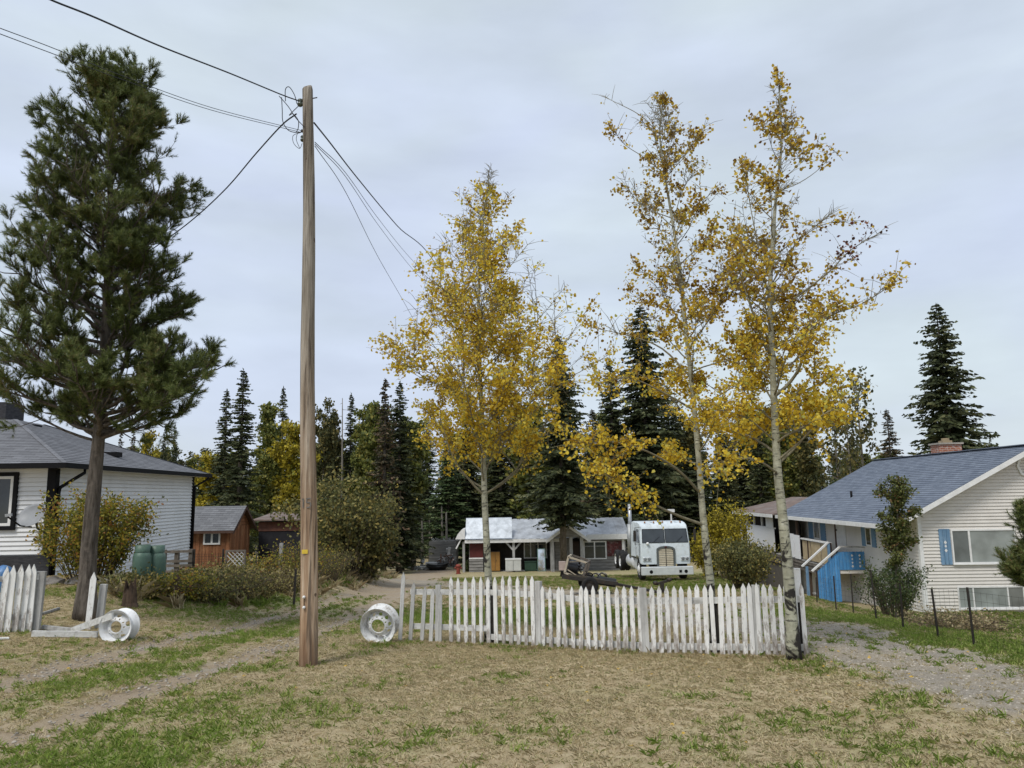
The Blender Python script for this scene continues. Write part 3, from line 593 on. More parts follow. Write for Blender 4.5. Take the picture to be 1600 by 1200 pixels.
# blue stair and landing
ls = onside(1353, 890); yS = ls.y; zl = ls.z; SX = []
def onplane(px, py, y):
    lo, hi = 5., 80.
    for _ in range(50):
        md = (lo+hi)/2
        if RL(at(px, py, md)).y < y: lo = md
        else: hi = md
    return RL(at(px, py, lo))
s0 = onplane(1310, 862, yS); s1 = onplane(1277, 893, yS); sB = onplane(1280, 930, yS); s2 = onplane(1353, 862, yS)
g0 = rw(s1.x, yS, 0); gS = gz(g0.x, g0.y)-pr.z+.1
ST = thing('blue_staircase', rw(s1.x, yS, gS), 'bright blue boarded stair with pale handrails beside the house', 'staircase', rz=rzR); so_ = RL(ST.location)
def Sx(x, y, z): return (x-so_.x, y-so_.y, z-so_.z)
n = 9; xs_ = [s1.x+(s0.x-s1.x)*k/n for k in range(n+1)]
for k in range(n):
    a, c = xs_[k]+.006, xs_[k+1]-.006; ta = s1.z+(s0.z-s1.z)*(a-s1.x)/(s0.x-s1.x); tb_ = s1.z+(s0.z-s1.z)*(c-s1.x)/(s0.x-s1.x)
    MB().slab([Sx(a, yS-.02-.008*(k % 2), gS-.1), Sx(c, yS-.02-.008*(k % 2), gS-.1), Sx(c, yS-.02-.008*(k % 2), tb_), Sx(a, yS-.02-.008*(k % 2), ta)], (0, .022, 0)).build('board', BLUE_PAINT, ST)
for k in range(8):
    a = s0.x+(s2.x-s0.x)*k/8+.005; c = s0.x+(s2.x-s0.x)*(k+1)/8-.005; MB().slab([Sx(a, yS-.02-.006*(k % 2), zl), Sx(c, yS-.02-.006*(k % 2), zl), Sx(c, yS-.02-.006*(k % 2), s2.z), Sx(a, yS-.02-.006*(k % 2), s0.z)], (0, .022, 0)).build('board', BLUE_PAINT, ST)
b = MB()
for kx in (.35, .62):
    for dz, s in ((.18, .045), (.06, .035), (-.06, .035), (-.18, .045)): mxx = s0.x+(s2.x-s0.x)*(kx+.12); mz = (zl+s2.z)/2+dz*1.1; b.slab([Sx(mxx-s, yS-.035, mz), Sx(mxx, yS-.035, mz-s*1.2), Sx(mxx+s, yS-.035, mz), Sx(mxx, yS-.035, mz+s*1.2)], (0, .004, 0))
tag(b.build('stencil', WHITE_TRIM, ST), kind='stuff')
MB().beam(Sx(s1.x-.22, yS-.05, s1.z+.02), Sx(s0.x+.05, yS-.05, s0.z+.19), .09, .06).build('handrail', WHITE_TRIM, ST)
MB().beam(Sx(s1.x-.25, yS+.95, s1.z+.1), Sx(s0.x, yS+.95, s0.z+.3), .09, .06).build('handrail', WHITE_TRIM, ST)
MB().beam(Sx(s0.x, yS-.05, s0.z+.2), Sx(s2.x+.2, yS-.05, s2.z+.16), .09, .05).build('handrail', WOOD_GREY, ST)
for x_, t_ in ((s1.x-.1, s1.z+.1), (s0.x-.05, s0.z+.25)): MB().box(*Sx(x_, yS+.92, gS-.1), *Sx(x_+.09, yS+1.0, t_)).build('post', BLUE_GREY, ST)
MB().box(*Sx(s1.x-.02, yS, gS-.1), *Sx(s1.x+.06, yS+.09, s1.z)).build('post', DBROWN, ST); MB().box(*Sx(s2.x-.04, yS, zl-.1), *Sx(s2.x+.04, yS+.09, s2.z+.15)).build('post', BLUE_GREY, ST)
for k in range(6): u = (k+.5)/6; MB().box(*Sx(s1.x+(s0.x-s1.x)*u, yS+.03, gS+(zl-gS)*u), *Sx(s1.x+(s0.x-s1.x)*(u+.2), yS+.9, gS+(zl-gS)*u+.04)).build('tread', WOOD_GREY, ST)
MB().box(*Sx(s0.x, yS+.03, zl-.08), *Sx(-.03, yS+1.0, zl)).build('landing', WOOD_GREY, ST)
MB().box(*Sx(s0.x+.02, yS+.01, zl-.14), *Sx(s2.x, yS+.028, zl-.02)).build('landing_edge', CREAM_VINYL, ST)
# ---------------------------------------------------------------- vegetation
def frames(r, n, hang=0.0):
    """random orthonormal pairs (a, b); hang pushes leaf planes towards upright"""
    a = r.normal(size=(n, 3)); a /= np.linalg.norm(a, axis=1)[:, None]
    b = r.normal(size=(n, 3)); b[:, 2] *= (1-hang); b -= a*np.sum(a*b, 1)[:, None]; b /= np.linalg.norm(b, axis=1)[:, None]
    return a, b
def leaf_polys(P, size, seed, k=6, aspect=.9, hang=0., jit=.25):
    r = np.random.default_rng(seed); P = np.asarray(P, float); n = len(P); a, b = frames(r, n, hang)
    s = size*(1+r.uniform(-jit, jit, n)); t = np.arange(k)*2*PI/k
    c = np.cross(a, b)*(.25*s)[:, None]
    return P[:, None]+(a[:, None]*np.cos(t)[None, :, None] + b[:, None]*(np.sin(t)*aspect)[None, :, None])*s[:, None, None] + c[:, None]*(np.cos(2*t)[None, :, None])
BARK_ASPEN = None
def aspen_bark():
    t = NT('aspen_bark').set(.75, .25); v = t.coords('Object'); w = t.coords('Object', (1, 1, .35)); g = t.coords('Generated')
    z = t.n('ShaderNodeSeparateXYZ'); t.l(t.coords('Object'), z.inputs[0])
    f = t.noise(v, 9, 6, .6); c = t.ramp(f, [(.3, (.22, .215, .155)), (.6, (.38, .375, .285)), (.75, (.50, .50, .41))])
    sc = t.noise(t.coords('Object', (7, 7, 30)), 1.0, 3, .6); c = t.mix(t.ramp(sc, [(.575, (0,0,0)), (.65, (.85,)*3)]), c, (.05, .047, .04))
    # knots and the black cracked foot
    kn = t.noise(v, 2.6, 4, .65, .6); foot = t.n('ShaderNodeMapRange'); foot.inputs[1].default_value = 0.1; foot.inputs[2].default_value = 1.9; foot.inputs[3].default_value = .17; foot.inputs[4].default_value = -.035
    t.l(z.outputs[2], foot.inputs[0]); kk = t.math('ADD', kn, foot.outputs[0])
    c = t.mix(t.ramp(kk, [(.585, (0,0,0)), (.625, (1,1,1))]), c, (.028, .025, .022)); t.col(c); t.bump(t.math('ADD', kn, sc), .5, .02); return t.m
BARK_ASPEN = aspen_bark()
BARK_DARK = M('dark_bark', (.185, .16, .135), (.04, .033, .027), 13, .95, .1, stretch=(1, 1, .16), bump=1.0, bdist=.05, dirt=(.24, .2, .165), dscale=5, damt=.6)
BARK_GREY = M('grey_bark', (.22, .2, .17), (.1, .09, .075), 8, .95, .1, stretch=(1, 1, .25), bump=.6, bdist=.02)
BARK_TWIG = M('twig_bark', (.16, .13, .09), (.09, .07, .05), 10, .9, .1)
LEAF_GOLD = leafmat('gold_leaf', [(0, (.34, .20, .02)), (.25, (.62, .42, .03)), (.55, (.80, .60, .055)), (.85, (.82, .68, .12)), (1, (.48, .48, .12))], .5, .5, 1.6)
LEAF_BACKLIT = leafmat('backlit_leaf', [(0, (.16, .085, .03)), (.25, (.36, .22, .03)), (.6, (.60, .41, .045)), (.88, (.72, .54, .08)), (1, (.38, .36, .09))], .45, .5, 1.3)  # browner leaf tone, backlighting of the upper crown put into the colour
LEAF_RED = leafmat('red_leaf', [(0, (.07, .03, .022)), (.6, (.17, .06, .04)), (1, (.33, .16, .06))], .35, .5, 1.3)
BARK_BACKLIT = M('backlit_limb_bark', (.26, .24, .165), (.13, .115, .08), 12, .85, .15)  # darker than the trunk bark: backlit look of the branches painted in
def bez(pts, n):
    """smooth curve through points (Catmull-Rom)"""
    P = [Vector(p) for p in pts]; P = [P[0]*2-P[1]]+P+[P[-1]*2-P[-2]]; o = []
    for i in range(1, len(P)-2):
        for k in range(n):
            t = k/n; a, b, c, d = P[i-1:i+3]
            o.append(.5*((2*b)+(c-a)*t+(2*a-5*b+4*c-d)*t*t+(3*b-a-3*c+d)*t**3))
    return o+[P[-2]]
def sample(pts, t):
    f = t*(len(pts)-1); i = min(int(f), len(pts)-2); return pts[i].lerp(pts[i+1], f-i)
def aspen(label, tpx, r0, limbs, Lfun, tmin, big, dens, seed, mats, leaf=.0215, red=None, gap=.435):
    """tpx: trunk points (px, py, dist); Lfun(t): limb length; big: main limbs given as (px, py, dist) lists; dens(t): leafiness"""
    r = random.Random(seed); tp = [at(*p) for p in tpx]; base = tp[0].copy(); base.z = gz(base.x, base.y)-.03; tp[0] = base.copy()
    T = thing('aspen_tree', base, label, 'tree', 'aspens along the picket fence')
    tr = bez(tp, 5); n = len(tr); rad = [r0*(1-.93*(i/(n-1))**.85)+.003 + (.35*r0*max(0, 1-i/3.) if i < 3 else 0) for i in range(n)]
    b = MB(); b.tube(tr, rad, 12); b.build('trunk', BARK_ASPEN, T, True, True)
    br = MB(); LP = []
    def twigs(pts, R, tt, k, lmax):
        for q in range(k):
            s = r.uniform(.18, 1.0)**.75; p = sample(pts, s); d = (sample(pts, min(1, s+.05))-sample(pts, max(0, s-.05))).normalized()
            o = Vector((r.gauss(0, 1), r.gauss(0, 1), r.gauss(.15, .7))).normalized(); d = (d*.55+o).normalized(); ln = lmax*r.uniform(.35, 1)
            e_ = p+d*ln*.55+Vector((0, 0, .04*ln)); f_ = p+d*ln+Vector((0, 0, -.05*ln)); br.tube([p, e_, f_], [.0042, .003, .0016], 4, False)
            m = int(dens(tt)*r.uniform(.5, 1.5)*9.5)
            for _ in range(m):
                c = [p, e_, f_]; x = sample(c, r.uniform(.15, 1)); LP.append(x+Vector((r.gauss(0, .038), r.gauss(0, .038), r.gauss(-.012, .038))))
    for i in range(limbs):
        t = tmin+(1-tmin)*((i+.5)/limbs)**.92*.985; p = sample(tr, t); az = i*2.39996+r.uniform(-.4, .4); el = math.radians(r.uniform(4, 34)+36*t); ln = Lfun(t)*r.uniform(.6, 1.12)
        d = Vector((math.cos(az)*math.cos(el), math.sin(az)*math.cos(el), math.sin(el))); pts = [p]
        for k in range(6):
            d = (d+Vector((r.gauss(0, .13), r.gauss(0, .13), r.gauss(.05, .12)))).normalized(); pts.append(pts[-1]+d*ln/6)
        R = max(.005, sample_r(rad, t)*.36); br.tube(pts, [R*(1-.85*k/6) for k in range(7)], 5, False); twigs(pts, R, t, int(5+ln*13), .16+.2*ln)
        for q in range(int(1+ln*2.2)):           # secondary limbs
            s = r.uniform(.25, .8); p2 = sample(pts, s); d2 = (d*.5+Vector((r.gauss(0, .8), r.gauss(0, .8), r.uniform(0, .9)))).normalized(); l2 = ln*r.uniform(.3, .55)
            q2 = [p2, p2+d2*l2*.5+Vector((0, 0, .05*l2)), p2+d2*l2+Vector((0, 0, .16*l2))]; br.tube(q2, [R*.5, R*.35, .002], 4, False); twigs(q2, R*.5, t, int(4+l2*13), .15+.2*l2)
    for bp, rr, k, lm, tt in big:
        pts = bez([at(*p) for p in bp], 4); m = len(pts); br.tube(pts, [rr*(1-.8*i/(m-1)) for i in range(m)], 7, False); twigs(pts[m//3:], rr, tt, k, lm*1.35)
    br.build('branches', BARK_BACKLIT, T, True, True)
    LP = np.array([tuple(p-base) for p in LP]); nn = fbm(LP[:, 0]*2.1+LP[:, 2]*1.1+7*seed, LP[:, 1]*2.1-LP[:, 2]*1.9, seed, 3); lowz = np.quantile(LP[:, 2], .5); LP = LP[(nn > gap-.075*ss(.8, -1.2, LP[:, 2]-lowz)+.06*np.random.default_rng(seed).normal(size=len(LP)))]; z = LP[:, 2]; cut = np.quantile(z, .45)
    rr = np.random.default_rng(seed); up = rr.uniform(size=len(z)) < ss(-1.2, 2.0, z-cut)     # paler gold below, browner tone painted higher up for backlit leaves
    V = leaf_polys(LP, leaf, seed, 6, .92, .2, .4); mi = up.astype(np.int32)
    if red is not None: q = np.array(at(*red)-base); mi[np.linalg.norm(LP-q, axis=1) < .42+.1*rr.normal(size=len(LP))] = 2; mats = list(mats)+[LEAF_RED]
    me = ngon_mesh('crown', V, mats); me.polygons.foreach_set('material_index', mi); link('crown', me, T)
    return T
def sample_r(rad, t): f = t*(len(rad)-1); i = min(int(f), len(rad)-2); return rad[i]+(rad[i+1]-rad[i])*(f-i)
dC = gp(765, 1003).y
aspen('slim young aspen full of golden leaves behind the fence, alone beside the track', [(765,1003,dC),(763,905,dC),(757,775,dC),(755,690,dC),(749,560,dC-.1),(748,450,dC),(755,350,dC+.1),(764,278,dC)], .068, 62,
      lambda t: float(np.interp(t, [.28, .38, .5, .65, .78, .88, .98], [1.9, 2.25, 1.95, 1.45, .92, .52, .25])), .28,
      [([(757,775,dC),(735,752,dC-.1),(708,715,dC-.3),(690,660,dC-.4)], .022, 20, .4, .3), ([(757,772,dC),(790,752,dC+.1),(822,720,dC+.2),(850,660,dC+.4)], .022, 20, .4, .3),
       ([(754,690,dC),(800,668,dC-.4),(838,640,dC-.6),(872,598,dC-.7)], .016, 26, .4, .35)], lambda t: 1.45 if t < .5 else (1.05 if t < .7 else .6), 5, [LEAF_GOLD, LEAF_GOLD])
d1 = gp(1113, 1012).y
aspen('leaning aspen close behind the picket fence with a low limb over the truck', [(1113,1012,d1),(1111,925,d1),(1103,850,d1),(1097,790,d1),(1092,720,d1),(1081,600,d1),(1070,500,d1+.1),(1064,436,d1+.1),(1050,341,d1+.1),(1037,263,d1),(1031,205,d1),(1037,150,d1)], .066, 46,
      lambda t: float(np.interp(t, [.33, .5, .6, .7, .8, .9, 1], [1.3, 1.3, .9, 1.05, .85, .6, .22])), .33,
      [([(1099,820,d1),(1060,806,d1-.3),(1020,787,d1-.6),(975,760,d1-.9),(925,725,d1-1.1)], .024, 60, .42, .3), ([(1094,770,d1),(1060,735,d1-.4),(1010,705,d1-.8),(950,690,d1-1.0),(890,700,d1-1.2)], .022, 52, .42, .3),
       ([(1080,590,d1),(1035,545,d1+.2),(985,525,d1+.3),(925,512,d1+.4)], .018, 40, .42, .5), ([(1083,640,d1),(1030,610,d1-.2),(980,590,d1-.4),(935,600,d1-.4)], .017, 36, .42, .5),
       ([(1037,263,d1),(1060,250,d1-.1),(1083,228,d1-.1),(1108,185,d1-.1)], .012, 14, .24, .9), ([(1031,210,d1),(1000,180,d1+.2),(962,160,d1+.2),(945,152,d1+.2)], .009, 12, .2, .9), ([(1037,270,d1),(1005,245,d1),(975,225,d1),(958,200,d1)], .009, 16, .26, .9),
       ([(1050,341,d1),(1010,325,d1+.1),(985,300,d1+.2),(972,270,d1+.2)], .009, 18, .26, .8)], lambda t: 1.5 if t < .5 else (1.15 if t < .7 else .95), 11, [LEAF_GOLD, LEAF_BACKLIT])
d2 = gp(1240, 1031).y
aspen('white barked aspen standing in front of the picket fence, its lower trunk scarred black', [(1241,1031,d2),(1232,900,d2),(1222,800,d2),(1215,735,d2),(1210,640,d2),(1207,560,d2),(1203,470,d2),(1206,400,d2),(1213,300,d2),(1221,225,d2),(1217,135,d2)], .078, 48,
      lambda t: float(np.interp(t, [.3, .45, .6, .75, .88, 1], [1.3, 1.25, 1.1, .8, .55, .18])), .3,
      [([(1209,620,d2),(1232,600,d2-.1),(1251,570,d2-.2),(1262,520,d2-.3),(1300,492,d2-.3),(1346,475,d2-.4),(1398,442,d2-.4)], .026, 44, .36, .5), ([(1206,497,d2),(1245,464,d2+.1),(1295,425,d2+.2),(1329,391,d2+.3),(1374,364,d2+.3)], .018, 30, .3, .85), ([(1208,440,d2),(1245,380,d2+.2),(1284,352,d2+.2),(1330,345,d2+.2)], .012, 12, .22, .95),
       ([(1204,480,d2),(1188,400,d2-.2),(1172,320,d2-.2),(1165,270,d2-.2)], .013, 24, .28, .8), ([(1207,560,d2),(1180,500,d2-.3),(1160,440,d2-.4),(1148,400,d2-.4)], .015, 26, .3, .6), ([(1213,300,d2),(1250,285,d2),(1282,262,d2),(1306,232,d2)], .008, 12, .22, .95),
       ([(1212,690,d2),(1170,655,d2-.3),(1130,640,d2-.5)], .014, 26, .4, .4), ([(1214,720,d2),(1250,690,d2-.2),(1278,660,d2-.3),(1292,640,d2-.3)], .016, 30, .4, .35), ([(1216,740,d2),(1185,720,d2-.4),(1150,715,d2-.7),(1122,735,d2-.9)], .016, 28, .36, .3)],
      lambda t: 1.5 if t < .5 else (1.1 if t < .7 else .85), 23, [LEAF_GOLD, LEAF_BACKLIT], red=(1352,385,d2+.3))
# ---- pine beside the left fence
NEEDLE = leafmat('pine_needles', [(0, (.04, .054, .016)), (.35, (.092, .122, .032)), (.75, (.16, .195, .052)), (.95, (.23, .25, .08)), (1, (.26, .18, .08))], .28, .5, 1.3, .3)
def needles(shoots, seed, k, nl, nw, L):
    """shoots: (pos, dir) arrays; k needles each, brushing forward around the shoot"""
    r = np.random.default_rng(seed); P = np.repeat(shoots[0], k, 0); D = np.repeat(shoots[1], k, 0); n = len(P)
    s = r.uniform(0, 1, n)[:, None]; o = r.normal(size=(n, 3)); o -= D*np.sum(o*D, 1)[:, None]; o /= np.linalg.norm(o, axis=1)[:, None]
    b = P+D*s*L; dr = D*r.uniform(.45, 1.1, n)[:, None]+o*r.uniform(.5, 1, n)[:, None]; dr /= np.linalg.norm(dr, axis=1)[:, None]
    ln = nl*r.uniform(.7, 1.15, n)[:, None]; w = np.cross(dr, o); w /= np.linalg.norm(w, axis=1)[:, None]+1e-9; w *= nw/2
    return np.stack([b-w, b+w, b+dr*ln], 1)
def pine(label, tpx, r0, nb, wid, tmin, seed, k=34, nl=.085, nw=.009, sub=7, group=None, extra=()):
    r = random.Random(seed); tp = [at(*p) for p in tpx]; base = tp[0].copy(); base.z = gz(base.x, base.y)-.03; tp[0] = base.copy()
    T = thing('pine_tree', base, label, 'tree', group); tr = bez(tp, 5); n = len(tr)
    rad = [r0*(1-.9*(i/(n-1)))+.008+(r0*.45*max(0, 1-i/3.)) for i in range(n)]
    MB().tube(tr, rad, 14).build('trunk', BARK_DARK, T, True, True)
    br = MB(); SP = []; SD = []
    def limb(p, d, ln, R, ns):
        pts = [p]
        for q in range(7):
            d = (d+Vector((r.gauss(0, .11), r.gauss(0, .11), r.gauss(.075, .08)))).normalized(); pts.append(pts[-1]+d*ln/7)
        br.tube(pts, [R*(1-.85*q/7) for q in range(8)], 5, False)
        for q in range(ns*3):
            s = r.uniform(.4, 1); x = sample(pts, s); SP.append(x-base); SD.append((d*.8+Vector((r.gauss(0, .5), r.gauss(0, .5), r.gauss(.4, .35)))).normalized())
        for q in range(ns):
            s = .3+.7*(q+r.uniform(.2, .8))/ns; p2 = sample(pts, s); dd = (sample(pts, min(1, s+.08))-sample(pts, max(0, s-.08))).normalized()
            o = Vector((r.gauss(0, 1), r.gauss(0, 1), r.gauss(.25, .55))).normalized(); d2 = (dd*.75+o*.8).normalized(); l2 = ln*r.uniform(.16, .34)*(1.15-.5*s)+.08
            e_ = p2+d2*l2*.6+Vector((0, 0, .05*l2)); f_ = p2+d2*l2+Vector((0, 0, .2*l2)); br.tube([p2, e_, f_], [R*.3, R*.22, .003], 4, False)
            for _ in range(r.randint(9, 14)):
                x = sample([p2, e_, f_], r.uniform(.55, 1)**.7); sd_ = ((f_-p2).normalized()*.8+Vector((r.gauss(0, .55), r.gauss(0, .55), r.gauss(.35, .4)))).normalized(); SP.append(x-base); SD.append(sd_)
    for i in range(nb):
        t = tmin+(1-tmin)*((i+.5)/nb)*.99; u = (t-tmin)/(1-tmin); az = i*2.39996+r.uniform(-.35, .35); el = math.radians(4+38*u+r.uniform(-12, 14)); ln = wid(u)*r.uniform(.62, 1.14)
        limb(sample(tr, t), Vector((math.cos(az)*math.cos(el), math.sin(az)*math.cos(el), math.sin(el))), ln, max(.008, sample_r(rad, t)*.34*(.5+.5*ln)), max(3, int(sub*(.35+ln*.55))))
    for t, dv_, ln in extra: limb(sample(tr, t), Vector(dv_).normalized(), ln, .03, 16)
    br.build('branches', BARK_DARK, T, True, True)
    SP = np.array([tuple(p) for p in SP]); SD = np.array([tuple(p) for p in SD]); nn = fbm(SP[:, 0]*1.5+SP[:, 2]*.7+3, SP[:, 1]*1.5-SP[:, 2]*1.2, seed, 3); kp = nn > .365+.05*np.random.default_rng(seed).normal(size=len(nn)); SP, SD = SP[kp], SD[kp]
    V = needles((SP, SD), seed, k, nl, nw, .2)
    link('crown', ngon_mesh('crown', V, NEEDLE), T); return T
dP = gp(135, 968).y
pine('tall dark pine with bare lower trunk beside the broken picket fence', [(133,970,dP),(139,860,dP),(149,740,dP),(157,650,dP),(166,500,dP),(171,360,dP),(174,240,dP),(176,140,dP)], .15, 128,
     lambda u: (2.25 if u < .25 else 2.25-.55*(u-.25)/.45 if u < .7 else 1.7*(1-((u-.7)/.3)**1.7)+.22)*.86, .375, 3, 56, .085, .0085, 10,
     extra=[(.385, (.95, -.1, .12), 2.3), (.40, (.8, .5, .1), 2.3), (.37, (-.85, -.2, .25), 2.4), (.36, (-.6, .3, .75), 1.6), (.43, (1, -.3, .15), 2.1)])
# ---- conifers and broadleaf trees farther off: prototypes with shared meshes
SPRUCE = leafmat('spruce_needles', [(0, (0.021, 0.026, 0.013)), (.45, (0.049, 0.061, 0.027)), (.8, (0.086, 0.100, 0.043)), (1, (0.130, 0.130, 0.058))], .08, .6, .6, .2)
SPRUCE_BROWN = leafmat('spruce_brown', [(0, (0.024, 0.025, 0.016)), (.4, (0.054, 0.055, 0.030)), (.75, (0.102, 0.077, 0.046)), (1, (0.168, 0.108, 0.066))], .08, .6, .35, .2)
FIR = leafmat('fir_needles', [(0, (0.029, 0.049, 0.020)), (.5, (0.065, 0.101, 0.039)), (1, (0.130, 0.163, 0.065))], .1, .6, .5, .2)
def spruce_meshes(h, R, seed, mat, bare=.06, step=.24, droop=.35, per=7, rag=.25):
    r = np.random.default_rng(seed); tb = MB(); tb.tube([(0, 0, -.3), (0, 0, h*.5), (0, 0, h)], [.018*h, .010*h, .01], 8)
    V = []; z = bare*h
    while z < h*.995:
        u = (z-bare*h)/(h*(1-bare)); L0 = R*(1-u)**.72*(.55+.45*min(1, u/.12))+.1
        for q in range(max(4, int(per*(1-.35*u)))):
            az = r.uniform(0, 2*PI); L_ = L0*r.uniform(1-rag*1.6, 1+rag*.5)
            if r.uniform() < .06: L_ *= 1.25
            d = np.array([math.cos(az), math.sin(az), 0]); sdv = np.array([-d[1], d[0], 0]); dr = droop*r.uniform(.5, 1.4)*(1-u*.9)
            nk = int(4+L_*5)
            for j in range(nk):
                s = (j+r.uniform(0, 1))/nk; c = d*L_*s+np.array([0, 0, z-dr*L_*s+.28*dr*L_*s*s*1.5])
                for sg in (-1, 1):
                    tl = (.16+.36*L_*(1-s*.75))*r.uniform(.5, 1.05); td = d*.62+sdv*sg*r.uniform(.35, .95)+np.array([0, 0, r.uniform(-.5, .02)]); td /= np.linalg.norm(td)
                    w = np.cross(td, r.normal(size=3)); w /= np.linalg.norm(w); w *= (.04+.055*tl)*r.uniform(.8, 1.7)
                    V.append([c-w*.6, c+td*tl*.45-w, c+td*tl, c+td*tl*.5+w])
        z += step*r.uniform(.6, 1.3)*(1-.45*u)
    for j in range(8): V.append([(0, .03, h-.5+j*.06), (.06, 0, h-.45+j*.06), (r.uniform(-.12, .12), r.uniform(-.12, .12), h-.25+j*.05), (-.06, 0, h-.45+j*.06)])
    return tb.mesh('trunk', BARK_DARK, True), ngon_mesh('crown', np.array(V, float), mat)
def broad_meshes(h, w, seed, mat, leaves, leaf, bark, tmin=.22, limbs=22, fork=False, gauss=.22, k=5):
    r = random.Random(seed); b = MB(); top = Vector((r.gauss(0, .25), r.gauss(0, .25), h)); tr = bez([(0, 0, -.3), (r.gauss(0, .1), r.gauss(0, .1), h*.35), (top.x*.5, top.y*.5, h*.7), top], 4); n = len(tr)
    b.tube(tr, [.012*h*(1-.9*i/(n-1))+.01 for i in range(n)], 7); LP = []; seg = []
    for i in range(limbs):
        t = tmin+(1-tmin)*(i+.5)/limbs*.98; u = (t-tmin)/(1-tmin); az = i*2.4+r.uniform(-.5, .5); el = math.radians(r.uniform(20, 60)); ln = w*(math.sin(PI*min(1, .18+.82*u*.95))**.6*.9+.1)*r.uniform(.6, 1.15)
        d = Vector((math.cos(az)*math.cos(el), math.sin(az)*math.cos(el), math.sin(el))); p = [sample(tr, t)]
        for q in range(5): d = (d+Vector((r.gauss(0, .18), r.gauss(0, .18), r.gauss(.08, .15)))).normalized(); p.append(p[-1]+d*ln/5)
        b.tube(p, [.028*ln*(1-.85*q/5)+.006 for q in range(6)], 4, False); seg.append((p, ln))
        for q in range(3):
            s = sample(p, r.uniform(.3, .9)); d2 = Vector((r.gauss(0, 1), r.gauss(0, 1), r.gauss(.4, .6))).normalized(); l2 = ln*r.uniform(.25, .5); p2 = [s, s+d2*l2*.5, s+d2*l2]; b.tube(p2, [.012*ln+.004, .01*ln, .004], 3, False); seg.append((p2, l2))
    tot = sum(s[1] for s in seg)
    for p, ln in seg:
        for _ in range(int(leaves*ln/tot)):
            x = sample(p, r.uniform(.2, 1)); LP.append((x.x+r.gauss(0, gauss), x.y+r.gauss(0, gauss), x.z+r.gauss(0, gauss*.8)))
    return b.mesh('trunk', bark, True), ngon_mesh('crown', leaf_polys(np.array(LP), leaf, seed, k, .8, 0), mat)
L_YEL = leafmat('yellow_leaf', [(0, (0.150, 0.125, 0.015)), (.4, (0.325, 0.263, 0.025)), (.8, (0.500, 0.400, 0.037)), (1, (0.250, 0.263, 0.050))], .35, .6, .5)
L_OLIVE = leafmat('olive_leaf', [(0, (0.053, 0.068, 0.018)), (.4, (0.112, 0.135, 0.033)), (.75, (0.195, 0.203, 0.045)), (1, (0.330, 0.285, 0.068))], .3, .6, .4)
L_GREEN = leafmat('green_leaf', [(0, (0.030, 0.053, 0.018)), (.5, (0.068, 0.102, 0.033)), (1, (0.128, 0.158, 0.053))], .3, .6, .4)
L_DULL = leafmat('dull_leaf', [(0, (0.045, 0.053, 0.021)), (.5, (0.105, 0.108, 0.042)), (1, (0.225, 0.180, 0.060))], .3, .6, .4)
L_RUST = leafmat('rust_leaf', [(0, (.05, .065, .02)), (.5, (.11, .13, .035)), (.86, (.16, .165, .05)), (1, (.24, .13, .06))], .3, .6, 1.5)
KIND = {
 'spruceA': (spruce_meshes(16, 2.7, 1, SPRUCE), 16, 2.7, 'spruce_tree'), 'spruceB': (spruce_meshes(16, 2.0, 2, SPRUCE, .05, .22, .4, 7, .35), 16, 2.0, 'spruce_tree'), 'spruceC': (spruce_meshes(14, 2.1, 3, SPRUCE_BROWN, .05, .24, .3, 6, .45), 14, 2.1, 'spruce_tree'),
 'fir': (spruce_meshes(13, 2.4, 4, FIR, .03, .24, .1, 7, .3), 13, 2.4, 'fir_tree'), 'bigspruce': (spruce_meshes(16, 3.3, 6, SPRUCE, .2, .22, .45, 8, .3), 16, 3.3, 'spruce_tree'),
 'yellow': (broad_meshes(10, 1.9, 1, L_YEL, 5200, .11, BARK_GREY), 10, 1.9, 'yellow_aspen'), 'olive': (broad_meshes(11, 1.9, 2, L_OLIVE, 5600, .11, BARK_GREY), 11, 1.9, 'aspen_tree'), 'green': (broad_meshes(11, 2.2, 3, L_OLIVE, 5200, .13, BARK_GREY), 11, 2.2, 'cottonwood_tree'),
 'sparse': (broad_meshes(9, 1.5, 4, L_DULL, 800, .1, BARK_GREY, .3, 16), 9, 1.5, 'thin_birch'), 'mixed': (broad_meshes(11, 2.0, 8, L_DULL, 4600, .12, BARK_GREY), 11, 2.0, 'aspen_tree'),
}
def tree(kind, px, ytop, d, wpx, label, group=None, rz=None, lean=0):
    (tm, cm), h0, w0, nm = KIND[kind]; top = at(px, ytop, d); base = on(top.x, d); h = top.z-base.z; w = wpx*d/F
    T = thing(nm, base, label, 'tree', group, rnd.uniform(0, 6.28) if rz is None else rz); w *= 1.18; T.scale = (w/w0, w/w0, h/h0); T.rotation_euler.x = lean
    link('trunk', tm, T); link('crown', cm, T); return T
GB = 'trees of the wood behind the yard'
